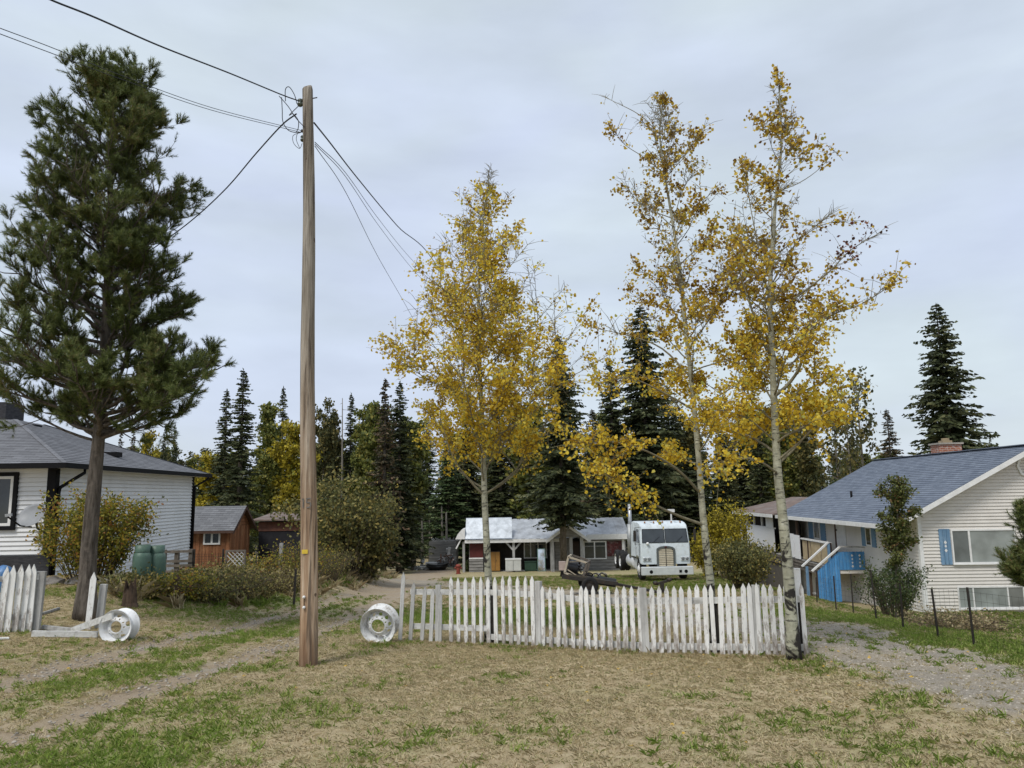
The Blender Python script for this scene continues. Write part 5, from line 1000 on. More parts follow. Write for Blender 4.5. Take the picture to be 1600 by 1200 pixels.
for e0, e1, lab in ((228, 0, 'thin wire running from the pole towards the wood, lowest of three'), (222, 1, 'thin wire running from the pole towards the wood, highest of three'), (225, 2, 'thin wire running from the pole towards the wood, middle of three')):
    tgt = [(492,e0,dU),(540,[300,270,276][e1],dU+3.5),(590,[400,340,350][e1],dU+8.5),(640,[488,402,415][e1],dU+16),(700,[600,466,486][e1],dU+26),(770,[740,560,590][e1],62)]; wire('thin_wire', lab, tgt, .006)
for k, pts in enumerate([[(446,158),(446,140),(452,136),(460,148),(464,162)], [(440,152),(441,172),(442,190),(450,203),(462,207),(472,206)], [(436,150),(450,166),(462,184),(475,198)], [(466,166),(452,180),(458,178),(466,188),(466,200),(463,206)], [(470,207),(458,212),(459,224),(468,232),(472,224)], [(465,207),(463,218),(468,231)]]):
    P = bez([at(a, b_, dU-.03-.02*k)-pb_ for a, b_ in pts], 6); MB().tube(P, .006 if k < 4 else .004, 5).build('jumper_wire', WIRE, UPole, True)
# ---------------------------------------------------------------- propane tanks
GRN = M('green_tank_paint', (.085, .15, .115), (.065, .12, .09), 3, .5, .4, dirt=(.17, .2, .15), dscale=4, damt=.6)
for (px, lab) in ((220, 'green propane cylinder next to the yellow bush'), (243, 'green propane cylinder next to the wooden gate')):
    p = gp(px, 913); T = thing('propane_tank', p, lab, 'gas tank', 'propane cylinders', .3); R = .205
    b = MB(); b.lathe([(.001, 0), (R-.02, 0), (R-.02, .06), (R, .09), (R, .62), (R-.02, .7), (R-.07, .75), (.001, .78)], 24); smooth_auto(b.build('tank', GRN, T), 35)
    b = MB(); b.lathe([(.165, .74), (.17, .9), (.158, .9), (.15, .74)], 20); o = b.build('collar', GRN, T, True); MB().tube([(0, 0, .77), (0, 0, .87)], .025, 8).build('valve', STEEL_DARK, T)
    o = MB().lathe([(R-.015, -.02), (R-.015, .03), (R-.03, .03)], 20).build('foot_ring', GRN, T)
# ---------------------------------------------------------------- garden gate, mesh panel, lattice
WEATHER = M('weathered_gate', (.19, .165, .14), (.09, .078, .066), 7, .9, .1, stretch=(1, 1, .4), bump=.4); dg = 21.5
def gl_(px, py, d=dg): return at(px, py, d)
g0 = on(gl_(256, 890).x, dg); T = thing('wooden_gate', g0, 'grey wooden rail gate beside the propane cylinders', 'gate')
for px, ty in ((257, 859), (277, 862), (299, 858)): a = gl_(px, ty)-g0; MB().box(a.x-.055, -.05, -.1, a.x+.055, .05, a.z).build('post', WEATHER, T)
for py in (862, 877, 884, 893): a = gl_(255, py)-g0; c = gl_(302, py-1)-g0; MB().beam((a.x, -.07, a.z), (c.x, -.07, c.z), .03, .07).build('rail', WEATHER, T)
g1 = on(gl_(304, 890).x, dg); T = thing('mesh_panel', g1, 'wire mesh panel between dark posts in front of the red shed', 'fence panel')
for px in (304, 349): a = gl_(px, 858)-g1; MB().tube([(a.x, 0, -.1), (a.x, 0, a.z)], .03, 8).build('post', STEEL_DARK, T)
a, c = gl_(305, 866)-g1, gl_(348, 866)-g1; b = MB()
for k in range(13): x_ = a.x+(c.x-a.x)*k/12; b.tube([(x_, 0, 0), (x_, 0, a.z)], .004, 3, False)
for k in range(9): z_ = a.z*k/8; b.tube([(a.x, 0, z_), (c.x, 0, z_)], .004, 3, False)
tag(b.build('wire_mesh', STEEL_DARK, T), kind='stuff')
g2 = on(gl_(354, 890).x, dg); T = thing('lattice_panel', g2, 'pale crossed lattice panel half hidden in the brush', 'lattice'); a, c = gl_(355, 862)-g2, gl_(381, 885)-g2
frm = MB(); frame(frm, a.x-.04, c.z-.04, c.x+.04, a.z+.04, .045, -.03, .03); frm.build('frame', WEATHER, T); w_, h_ = c.x-a.x, a.z-c.z
for k in range(5):
    for s in (1, -1):
        x0 = a.x+w_*(k-.8)/4; pts = []
        xa_, xb_ = x0, x0+h_; za_, zb_ = (c.z, a.z) if s > 0 else (a.z, c.z)
        if xa_ < a.x: f = (a.x-xa_)/h_; za_ = za_+(zb_-za_)*f; xa_ = a.x
        if xb_ > c.x: f = (c.x-xa_)/(xb_-xa_); zb_ = za_+(zb_-za_)*f; xb_ = c.x
        if xb_-xa_ > .05: MB().beam((xa_, .008*s, za_), (xb_, .008*s, zb_), .012, .04, (0, 1, 0)).build('slat', PAINT_RAIL, T)
# ---------------------------------------------------------------- red shed and dark shed
ds = 34.; sl_ = at(303, 790, ds); sh0 = on(at(358, 860, ds).x, ds); SHD = thing('red_shed', sh0, 'small red brown board shed with grey shingle roof', 'shed')
CEDAR = M('cedar', (.30, .135, .065), (.15, .065, .035), 9, .8, .15, stretch=(2, 2, .12), dirt=(.36, .22, .12), dscale=3, damt=.6, rand=.22, bump=.3)
def sl2(px, py, d=ds): return at(px, py, d)-sh0
xa, xb = sl2(270, 840).x, 0.; ztp = sl2(330, 824).z; dep = 2.5; zap = sl2(380, 792, ds+dep/2).z
MB().box(xa, .02, -.3, xb-.02, dep-.02, ztp).build('wall', CEDAR, SHD)
for k in range(17): x_ = xa+(xb-xa)*k/17; MB().box(x_+.006, -.005-.008*(k % 2), -.3, x_+(xb-xa)/17-.006, .018, ztp).build('board', CEDAR, SHD)
for k in range(14):
    y0, y1 = dep*k/14+.006, dep*(k+1)/14-.006; MB().box(xb-.018, y0, -.5, xb+.012+.008*(k % 2), y1, ztp+.03).build('board', CEDAR, SHD)
for k in range(5):
    z0, z1 = ztp+.04+(zap-ztp-.1)*k/5, ztp+.03+(zap-ztp-.1)*(k+1)/5; w0, w1 = [dep/2*(1-max(0, (z-ztp)/(zap-ztp))) for z in (z0, z1)]
    MB().slab([(xb-.005, dep/2-w0, z0), (xb-.005, dep/2+w0, z0), (xb-.005, dep/2+w1, z1), (xb-.005, dep/2-w1, z1)], (.02, 0, 0)).build('gable_board', CEDAR, SHD)
SHG = shingle_mat('grey_shed_shingle', (.22, .225, .235), (.14, .143, .15), (.065, .065, .07), 0, .7, .3, .13); sl3 = (zap-ztp)/(dep/2); ze3 = ztp-.28*sl3; xo = .28
b = MB(); shingles(b, (xa-.2, -.28, ze3+.05), (xo, -.28, ze3+.05), (xa-.2, dep/2, zap+.05), (xo, dep/2, zap+.05), .14); shingles(b, (xo, dep+.28, ze3+.05), (xa-.2, dep+.28, ze3+.05), (xo, dep/2, zap+.05), (xa-.2, dep/2, zap+.05), .14); rfs = b.build('roof', SHG, SHD)
BARGE = M('dark_barge', (.085, .048, .035), None, 6, .8)
for y_ in (-.28, dep+.28): MB().slab([(xo-.03, y_, ze3-.1), (xo-.03, dep/2, zap-.1), (xo-.03, dep/2, zap+.04), (xo-.03, y_, ze3+.04)], (.035, 0, 0)).build('barge_board', BARGE, rfs)
for y_ in (-.28, dep+.28): MB().slab([(xa-.2, y_, ze3+.0), (xo-.04, y_, ze3+.0), (xo-.04, dep/2, zap+.0), (xa-.2, dep/2, zap+.0)], (0, 0, .04)).build('roof_deck', BARGE, rfs)
MB().beam((xa-.2, -.295, ze3-.01), (xo-.04, -.295, ze3-.01), .025, .1).build('fascia', BARGE, rfs)
a, c = sl2(318, 851), sl2(345, 831); f_ = MB(); frame(f_, a.x, a.z, c.x, c.z, .07, -.06, -.015); wn = f_.build('window', WHITE_TRIM, SHD); xm = (a.x+c.x)/2; MB().box(xm-.04, -.055, a.z+.07, xm+.04, -.016, c.z-.07).build('mullion', WHITE_TRIM, wn)
for x0, x1 in ((a.x+.07, xm-.04), (xm+.04, c.x-.07)): MB().box(x0, -.035, a.z+.07, x1, -.016, c.z-.07).build('pane', GLASS_DARK, wn)
dd = 37.; k0 = on(at(405, 880, dd).x, dd); T = thing('dark_shed', k0, 'low black tar paper shed with rusty roof edge behind the brush', 'shed'); a, c = at(405, 812, dd)-k0, at(532, 828, dd)-k0; a2 = at(500, 812, dd)-k0
MB().slab([(a.x, 0, -.4), (a2.x, 0, -.4), (a2.x, 0, a.z-.1), (a.x, 0, a.z-.1)], (0, 3, 0)).build('wall', M('tar_paper', (.028, .028, .033), (.016, .016, .02), 2.5, .85, .2), T)
MB().box(a.x-.02, -.03, a.z-.55, a2.x, -.002, a.z-.12).build('rust_band', M('rust_board', (.17, .075, .05), (.09, .045, .035), 4, .9), T)
MB().slab([(a.x-.25, -.3, a.z-.06), (a2.x, -.3, a.z-.06), (c.x, .3, c.z), (c.x, 3.2, c.z+.3), (a.x-.25, 3.2, a.z+.25)], (0, 0, .07)).build('roof', RUSTR, T)
MB().slab([(a2.x, .05, -.4), (c.x, .4, -.4), (c.x+.1, .4, c.z-.1), (a2.x+.05, .05, a2.z-.12)], (0, .2, 0)).build('side_panel', M('speckled_board', (.42, .38, .31), (.16, .14, .11), 9, .9), T)
# ---------------------------------------------------------------- stumps, rocks, blue bundle, stakes
STUMP = M('stump_wood', (.13, .09, .065), (.035, .026, .02), 9, .95, .1, stretch=(1, 1, .35), bump=.9, bdist=.03)
for px, py, h, R, lab in ((202, 948, .5, .13, 'charred jagged stump behind the sideways rim'), (273, 938, .45, .14, 'split brown stump at the foot of the brush')):
    p = gp(px, py); T = thing('tree_stump', p, lab, 'stump'); b = MB(); rr_ = random.Random(px); n = 14
    b.lathe([(R*1.5, -.05), (R*1.1, .08), (R, .25), (R*.95, h)], n); o_ = len(b.v)-n
    for k in range(n): v = b.v[o_+k]; b.v[o_+k] = (v[0]*rr_.uniform(.6, 1.1), v[1]*rr_.uniform(.6, 1.1), v[2]*rr_.uniform(.6, 1.25))
    b.add([b.v[o_+k] for k in range(n)]+[(0, 0, h*.6)], [(k, (k+1) % n, n) for k in range(n)]); b.build('wood', STUMP, T)
ROCK = M('field_rock', (.27, .25, .23), (.14, .13, .12), 5, .9, .2, bump=.6)
for i, (px, py, s, lab) in enumerate(((84, 913, .26, 'angular grey rock at the fence end under the bush'), (118, 912, .24, 'flat grey rock in front of the yellow bush'), (162, 914, .2, 'rounded grey rock just behind the pine trunk'), (236, 922, .2, 'pale brown rock below the propane cylinders'))):
    p = gp(px, py); T = thing('field_rock', p, lab, 'rock'); b = MB(); r_ = random.Random(i+5); b.lathe([(.001, -.3), (.8, -.2), (1.05, .1), (.85, .5), (.4, .75), (.001, .8)], 9); b.v = [(x*s*r_.uniform(.8, 1.3), y*s*r_.uniform(.7, 1.1), z*s*r_.uniform(.6, 1)) for x, y, z in b.v]; b.build('stone', ROCK, T)
p = gp(2, 925); T = thing('blue_bundle', p, 'lumpy bright blue tarp bundle behind the left pickets', 'tarp'); b = MB(); r_ = random.Random(3); b.lathe([(.24, 0), (.29, .12), (.26, .28), (.27, .4), (.16, .52), (.05, .56), (.001, .57)], 14); b.v = [(x*r_.uniform(.82, 1.15), y*r_.uniform(.85, 1.1), z*r_.uniform(.94, 1.05)) for x, y, z in b.v]; o = b.build('cover', M('blue_tarp', (.07, .20, .42), (.035, .11, .26), 6, .4, .5, dirt=(.3, .42, .6), dscale=7, damt=.6), T, True)
s_ = o.modifiers.new('smooth', 'SUBSURF'); s_.levels = s_.render_levels = 2
for px, py, ty, lab in ((459, 948, 892, 'dark thin fence stake in the grass beside the pole'), (437, 905, 851, 'short grey stub post among the brush')):
    p = gp(px, py); T = thing('fence_stake', p, lab, 'stake'); h = (py-ty)*p.y/F; MB().beam((0, 0, -.1), (.03, 0, h), .05 if px > 450 else .1, .05 if px > 450 else .1).build('shaft', STEEL_DARK if px > 450 else WOOD_GREY, T)
# ---------------------------------------------------------------- wire fence along the drive
posts = [(1277, 943, 917), (1307, 953, 903), (1334, 960, 900), (1370, 969, 895), (1412, 982, 922), (1467, 997, 932), (1523, 1010, 924)]
PP = [gp(a, b_) for a, b_, _ in posts]; WF = thing('wire_fence', PP[-1], 'low wire mesh fence on rusty steel posts beside the gravel drive', 'fence')
W0 = PP[-1]; nxt = PP[-1]+(PP[-1]-PP[-2])*1.4; nxt.z = gz(nxt.x, nxt.y)
for p, (px, py, ty) in zip(PP, posts):
    h = max(.75, (py-ty)*p.y/F); o = MB(); o.box(-.014, -.003, -.15, .014, .003, h); o.box(-.003, .003, -.15, .003, .026, h); o = o.build('post', STEEL_DARK, WF); o.location = p-W0; o.rotation_euler = (rp.gauss(0, .02), rp.gauss(0, .02), .4)
b = MB(); chain = PP+[nxt]
for a, c in zip(chain, chain[1:]):
    for k in range(7): z_ = Vector((0, 0, .06+.115*k)); b.tube([a-W0+z_, c-W0+z_], .0016, 3, False)
    m_ = int((c-a).length/.15)
    for k in range(m_): q = a.lerp(c, k/m_)-W0; b.tube([q+Vector((0, 0, .04)), q+Vector((0, 0, .76))], .0014, 3, False)
tag(b.build('wire_mesh', STEEL_DARK, WF), kind='stuff')
# ---------------------------------------------------------------- white cab-over truck
tf = gp(1042, 908); TRK = thing('semi_truck', on(tf.x, tf.y), 'white cab-over semi tractor with split windshield parked on the grass', 'truck', rz=.05)
TW = M('truck_paint', (.64, .70, .73), (.55, .61, .64), 2, .45, .4, dirt=(.33, .33, .30), dscale=4.5, damt=.6); CHR = M('bumper_chrome', (.60, .63, .64), (.50, .53, .54), 4, .4, .5, .15); RB = BLACK_RUBBER
hw = 1.17
prof_ = [(0, .78), (-.02, 1.15), (0, 1.72), (.16, 2.45), (.24, 2.58), (.42, 2.67), (.8, 2.72), (1.9, 2.72), (2.25, 2.68), (2.35, 2.52), (2.35, 1.0), (1.35, 1.0), (1.2, .98), (1.02, 1.08), (.75, 1.1), (.5, 1.05), (.36, .92), (.3, .78)]
b = MB(); rows = [(-hw+.1, .06), (-hw+.03, .02), (-hw, 0), (hw, 0), (hw-.03, .02), (hw-.1, .06)][1:-1]
rows = [(-hw, .05), (-hw+.05, 0), (hw-.05, 0), (hw, .05)]; n = len(prof_); cy_, cz_ = 1.2, 1.7
for x_, inset in rows:
    for y_, z_ in prof_:
        d_ = Vector((y_-cy_, z_-cz_)); f_ = 1-inset/d_.length; tz = 1-.045*max(0, (z_-1.75))
        b.v.append((x_*tz, cy_+d_.x*f_, cz_+d_.y*f_))
for i in range(3):
    for k in range(n): b.f.append((i*n+k, i*n+(k+1) % n, (i+1)*n+(k+1) % n, (i+1)*n+k)); b.mi.append(0)
b.f += [tuple(range(n))[::-1], tuple(range(3*n, 4*n))]; b.mi += [0, 0]
cabm = b.build('cab', TW, TRK); smooth_auto(cabm, 38)
GLT = glass('truck_glass', (.05, .06, .066), .05)
def wsp(x, u, o=.0): return Vector((x*(1-.045*max(0, u*.73-.03)), .16*u-o, 1.72+.73*u))        # point on the windshield plane
for s in (-1, 1):
    x0, x1 = (.04, hw-.1) if s > 0 else (-hw+.1, -.04)
    q = [wsp(x0, .1, .012), wsp(x1, .1, .012), wsp(x1, .9, .012), wsp(x0, .9, .012)]; ws = MB().slab(q, (0, .008, 0)).build('windshield', GLT, TRK)
    b = MB(); e_ = [wsp(x0-.015, .075, .014), wsp(x1+.015, .075, .014), wsp(x1+.015, .925, .014), wsp(x0-.015, .925, .014)]
    for a, c in zip(e_, e_[1:]+e_[:1]): b.beam(a, c, .022, .02, (0, -1, .2))
    b.build('seal', BLACK_TRIM, ws)
    MB().beam(wsp((x0+x1)/2, .12, .03), wsp((x0+x1)/2+.3, .45, .03), .012, .012).build('wiper', BLACK_TRIM, TRK)
# side window, door seam and handle on the visible side
MB().slab([(-hw-.004, .42, 1.75), (-hw-.004, 1.05, 1.75), (-hw*.965-.004, 1.05, 2.38), (-hw*.965-.004, .52, 2.38)], (.006, 0, 0)).build('side_window', GLT, TRK)
b = MB(); b.box(-hw-.006, 1.12, 1.0, -hw+.002, 1.14, 2.45); b.box(-hw-.006, .33, 1.0, -hw+.002, .345, 1.9); b.build('door_seam', BLACK_TRIM, TRK); MB().box(-hw-.03, .98, 1.5, -hw, 1.08, 1.54).build('door_handle', CHR, TRK)
MB().slab([(-hw-.004, 1.5, 1.75), (-hw-.004, 1.8, 1.75), (-hw*.965-.004, 1.8, 2.2), (-hw*.965-.004, 1.5, 2.2)], (.006, 0, 0)).build('sleeper_window', GLT, TRK)
# radiator grille: arched surround, slats, centre bar, badge
def arch(w, z0, z1, n=10): return [(-w, z0), (w, z0)]+[(w*math.cos(t), z1-w*.38+w*.38*math.sin(t)) for t in np.linspace(0, PI, n)]
ou, inn = arch(.44, .66, 1.62), arch(.355, .69, 1.535); b = MB(); n = len(ou)
b.add([(x, -.075, z) for x, z in ou]+[(x, -.075, z) for x, z in inn]+[(x, -.0, z) for x, z in ou]+[(x, -.0, z) for x, z in inn], [(k, (k+1) % n, n+(k+1) % n, n+k) for k in range(n)]+[(k, 2*n+k, 2*n+(k+1) % n, (k+1) % n) for k in range(n)]+[(n+k, n+(k+1) % n, 3*n+(k+1) % n, 3*n+k) for k in range(n)])
gs = b.build('grille', M('grille_surround', (.13, .145, .14), (.09, .10, .10), 6, .5, .4, .3), TRK); MB().slab([(x, -.015, z) for x, z in inn], (0, .01, 0)).build('grille_back', M('grille_back', (.07, .06, .045), None, 6, .8), gs)
TAN = M('grille_slat', (.52, .46, .34), (.40, .35, .25), 8, .45, .4, .15)
for k in range(10):
    z_ = .70+k*.082; w_ = .345 if z_ < 1.38 else .30
    MB().slab([(-w_, -.05, z_), (w_, -.05, z_), (w_, -.03, z_+.062), (-w_, -.03, z_+.062)], (0, .012, 0)).build('slat', TAN, gs)
MB().box(-.012, -.06, .69, .012, -.048, 1.5).build('centre_bar', BLACK_TRIM, gs); MB().lathe([(.001, .012), (.05, .01), (.055, 0)], 14, Matrix.Translation((0, -.078, 1.57)) @ Matrix.Rotation(PI/2, 4, 'X') @ Matrix.Diagonal((1.1, .7, 1, 1))).build('badge', M('badge', (.09, .03, .03), None, 6, .4), gs)
# bumper with openings, headlights, marker lamps, horns, mirrors, stack
bm = MB(); bm.box(-1.22, -.28, .30, 1.22, -.04, .68); bm = bm.build('bumper', CHR, TRK); bevel(bm, .03, 3)
for x_, s in ((-.78, .07), (.86, .07)): MB().lathe([(.001, .012), (s, .012), (s+.012, 0)], 16, Matrix.Translation((x_, -.283, .46)) @ Matrix.Rotation(PI/2, 4, 'X')).build('fog_lamp', BLACK_TRIM, bm)
MB().box(.54, -.295, .41, .66, -.281, .53).build('tow_hook', BLACK_TRIM, bm)
for s in (-1, 1):
    hb = MB(); hb.box(s*.9-.2, -.05, .92, s*.9+.2, -.0, 1.12); hb = hb.build('headlight', CHR, TRK); bevel(hb, .04, 3)
    for dx in (-.095, .095): MB().lathe([(.001, .02), (.05, .016), (.075, .004), (.08, 0)], 18, Matrix.Translation((s*.9+dx, -.052, 1.02)) @ Matrix.Rotation(PI/2, 4, 'X')).build('lamp', glass('lamp_glass', (.25, .27, .28), .1), hb, True)
for x_ in (-.9, -.45, 0, .45, .9): MB().lathe([(.04, 0), (.04, .05), (.02, .07), (.001, .075)], 10, Matrix.Translation((x_*.95, .38, 2.68))).build('marker_lamp', M('amber_lamp', (.30, .12, .03), None, 5, .3, .5), TRK, True)
for x_ in (-.55, .62):
    MB().lathe([(.015, .5), (.02, .25), (.035, .08), (.07, 0), (.06, .0)], 14, Matrix.Translation((x_, .38, 2.84)) @ Matrix.Rotation(-PI/2, 4, 'X')).build('air_horn', STEEL_DARK, TRK, True)
MB().tube([(.08, .7, 2.75), (.08, .7, 3.3)], .008, 5).build('antenna', STEEL_DARK, TRK)
MB().tube([(-1.12, 2.55, .9), (-1.12, 2.55, 2.6), (-1.12, 2.55, 3.55)], [.1, .1, .085], 12).build('exhaust_stack', GALV, TRK, True); MB().tube([(-1.16, 2.52, 1.1), (-1.16, 2.52, 2.55)], .14, 12).build('stack_guard', M('stack_guard', (.36, .37, .37), None, 9, .5, .4, .5), TRK, True)
for s in (-1, 1):
    b = MB(); b.tube([(s*1.1, .15, 2.5), (s*1.42, .0, 2.48), (s*1.44, .0, 1.7), (s*1.15, .12, 1.68)], .014, 6); mi_ = b.build('mirror_bracket', STEEL_DARK, TRK, True); MB().box(s*1.43-.06, -.0, 1.85, s*1.43+.06, .04, 2.35).build('mirror', STEEL_DARK, mi_)
MB().lathe([(.001, .07), (.05, .05), (.08, 0), (.05, -.05), (.001, -.07)], 12, Matrix.Translation((-.85, -.06, 1.74))).build('spot_lamp', WHITE_TRIM, TRK, True)
# chassis, tank, wheels
b = MB(); b.box(-.45, .3, .62, -.35, 7.4, .9); b.box(.35, .3, .62, .45, 7.4, .9)
for y_ in (2.6, 4.2, 5.6, 7.3): b.box(-.35, y_, .66, .35, y_+.1, .86)
b.build('chassis', STEEL_DARK, TRK)
mt = Matrix.Translation((-.86, 2.1, .70)) @ Matrix.Rotation(-PI/2, 4, 'X'); tk = MB(); tk.lathe([(.001, -.02), (.24, -.01), (.33, .03), (.34, .06), (.34, 1.5), (.33, 1.53), (.001, 1.55)], 28, mt); smooth_auto(tk.build('fuel_tank', M('tank_white', (.66, .68, .70), (.56, .58, .6), 3, .4, .45, .2), TRK), 40)
MB().box(-1.05, 1.42, .42, -.62, 2.05, .95).build('battery_box', CHR, TRK); b = MB(); b.box(-1.15, 1.2, .96, -.5, 2.3, 1.0); b.build('cab_step', STEEL_DARK, TRK)
b = MB(); b.box(-.5, 4.3, .9, .5, 5.4, 1.0); b.build('fifth_wheel', STEEL_DARK, TRK)
def tyre(y_, x_, s, R=.5, w=.27, dual=False):
    Mx = Matrix.Translation((x_, y_, R)) @ Matrix.Rotation(s*PI/2, 4, 'Y'); k = w*(2.05 if dual else 1); b = MB()
    b.lathe([(R*.56, 0), (R*.62, .012), (R*.9, .0), (R*.985, -.02), (R, -.05), (R, -w+.05), (R*.985, -w+.02), (R*.9, -w)]+([(R*.9, -w-.04), (R*.985, -w-.06), (R, -w-.09), (R, -k+.05), (R*.9, -k)] if dual else [])+[(R*.56, -k)], 32, Mx, True); ty = smooth_auto(b.build('wheel', RB, TRK), 50)
    b = MB(); b.lathe([(R*.565, -.005), (R*.52, .0), (R*.48, -.05), (R*.35, -.10 if dual else .02), (R*.26, -.1 if dual else .04), (R*.24, -.02 if dual else .06), (.001, -.01 if dual else .07)], 28, Mx); rm_ = smooth_auto(b.build('rim', RIM_P, ty), 50)
    b = MB()
    for q in range(8): t = 2*PI*q/8; b.lathe([(.001, .004), (.035, .003), (.036, -.004)], 8, Mx @ Matrix.Translation((R*.42*math.cos(t), R*.42*math.sin(t), -.045 if dual else -.005)))
    tag(b.build('hand_hole', BLACK_TRIM, rm_), kind='stuff')
for s in (-1, 1):
    tyre(.83, s*1.12, s)
    for y_ in (5.25, 6.55): tyre(y_, s*1.2, s, .5, .25, True)
# ---------------------------------------------------------------- homemade trailer with framed engine
tw = gp(922, 929); TR = thing('flatbed_trailer', on(tw.x, tw.y), 'small black steel trailer with single axle and long drawbar', 'trailer'); t0 = TR.location.copy()
def tl(px, py, d=tw.y): return at(px, py, d)-t0
b = MB(); b.tube([tl(876, 896, tw.y+.5), tl(905, 903, tw.y+.4)], .1, 10); b.beam(tl(878, 901), tl(965, 912), .16, .12); b.beam(tl(880, 897, tw.y+1.1), tl(962, 908, tw.y+1.1), .12, .1); b.build('frame', STEEL_DARK, TR)
MB().slab([tl(888, 899), tl(945, 908), tl(945, 907, tw.y+1.1), tl(888, 897, tw.y+1.1)], (0, 0, .05)).build('deck', M('trailer_deck', (.10, .085, .06), (.05, .042, .03), 5, .9), TR)
MB().beam(tl(960, 912, tw.y+.4), tl(1032, 926, tw.y-.6), .08, .08).build('drawbar', STEEL_DARK, TR)
for dy in (0, 1.15):
    Mx = Matrix.Translation((.0, dy-.1, .285)) @ Matrix.Rotation(PI/2, 4, 'X'); b = MB(); b.lathe([(.17, 0), (.2, .01), (.265, 0), (.285, -.03), (.285, -.17), (.265, -.2), (.17, -.2)], 26, Mx, True); wh = smooth_auto(b.build('wheel', RB, TR), 50); MB().lathe([(.175, -.02), (.14, -.06), (.05, -.04), (.001, -.03)], 20, Mx).build('hub', STEEL_DARK, wh)
bb = MB(); bb.tube([tl(933, 905, tw.y+.3), tl(963, 911, tw.y+.3)], .15, 18); T = thing('black_roll', t0+tl(948, 913, tw.y+.3), 'black cylinder lying across the trailer tail', 'cylinder'); o = MB().tube([t0+tl(934, 906.5, tw.y+.3)-T.location, t0+tl(962, 911, tw.y+.3)-T.location], .145, 18).build('roll', M('black_roll', (.022, .024, .024), None, 6, .5), T, True); smooth_auto(o)
b = MB(); r_ = random.Random(8)
cr0 = t0+tl(897, 903, tw.y+.3); CR = thing('engine_crate', cr0, 'open wooden frame holding a black engine, tipped on the trailer', 'crate'); WPALE = M('pale_timber', (.46, .40, .31), (.33, .28, .21), 6, .8, .2, stretch=(1, 1, 1)); WDK = M('dark_timber', (.13, .11, .09), None, 6, .85)
dN, dF = tw.y+.05, tw.y+.75
fr = [(888, 870), (917, 879.5), (910, 904), (882, 895)]
def cl(px, py, d): return at(px, py, d)-cr0
for a, c in zip(fr, fr[1:]+fr[:1]):
    MB().beam(cl(*a, dN), cl(*c, dN), .06, .075, (0, 1, 0)).build('timber', WDK if a == (917, 879.5) else WPALE, CR); MB().beam(cl(a[0]+5, a[1]-3, dF), cl(c[0]+5, c[1]-3, dF), .06, .06, (0, 1, 0)).build('timber', WDK, CR)
for a in fr: MB().beam(cl(*a, dN), cl(a[0]+5, a[1]-3, dF), .05, .05).build('timber', WPALE if a[0] < 900 else WDK, CR)
MB().beam(cl(887, 890, dN-.03), cl(905, 902, dN-.03), .02, .03).build('brace', WPALE, CR); MB().beam(cl(889, 878, dN+.05), cl(914, 877, dN+.05), .02, .03).build('brace', WPALE, CR)
en = MB().tube([cl(887, 884, dN+.35), cl(902, 887, dN+.35)], .22, 20).build('engine_drum', M('engine_black', (.02, .022, .027), (.01, .011, .013), 5, .35, .5), CR); smooth_auto(en)
GM = M('engine_grey', (.30, .31, .33), (.12, .12, .13), 12, .4, .5, .6)
for k in range(12): q = cl(900+r_.uniform(0, 9), 884+r_.uniform(0, 14), dN+.3+r_.uniform(-.15, .2)); MB().tube([q, q+Vector((r_.uniform(-.12, .12), r_.uniform(-.1, .1), r_.uniform(-.12, .15))), q+Vector((r_.uniform(-.2, .2), r_.uniform(-.1, .1), r_.uniform(-.15, .05)))], .022, 6).build('pipe', GM if k % 2 else STEEL_DARK, CR, True)
MB().box(*(cl(878, 886, dN+.3)-Vector((.1, .08, .1))), *(cl(880, 880, dN+.3)+Vector((.08, .08, .06)))).build('housing', M('pinkish_cast', (.45, .36, .32), None, 8, .7), CR)
b2 = thing('hose_heap', t0+tl(924, 903, tw.y+.5), 'small tangle of cables and pipes on the trailer deck', 'cables')
for k in range(9): q = Vector((r_.uniform(-.28, .28), r_.uniform(-.1, .3), .02)); MB().tube(bez([q, q+Vector((.1, .05, .12)), q+Vector((.22, -.05, .1)), q+Vector((.3, .02, 0))], 5), .014, 5).build('hose', GM if k % 3 == 0 else BLACK_TRIM, b2, True)
# T shaped steel stand in front of the truck
sp = gp(1035, 927); T = thing('steel_stand', sp, 'short T shaped steel stand on the grass in front of the truck', 'stand'); h = (927-908)*sp.y/F; MB().box(-.06, -.06, -.1, .06, .06, h-.08).build('stem', STEEL_DARK, T)
MB().beam((-.2, 0, h-.12), (.24, 0, h), .07, .08).build('bar', STEEL_DARK, T)
for x_ in (-.22, .25): MB().lathe([(.001, -.07), (.07, -.05), (.09, 0), (.07, .05), (.001, .07)], 12, Matrix.Translation((x_, 0, h+.02*(1 if x_ > 0 else -4)))).build('knuckle', STEEL_DARK, T, True)
mp_ = on(at(1053, 900, 47).x, 47); T = thing('box_on_post', mp_, 'small white box on a thin post behind the truck cab', 'box'); zt_ = at(1053, 800, 47).z-mp_.z; MB().tube([(0, 0, -.1), (0, 0, zt_)], .05, 8).build('post', WHITE_TRIM, T); MB().box(-.2, -.12, zt_, .2, .12, zt_+.17).build('box', WHITE_TRIM, T)
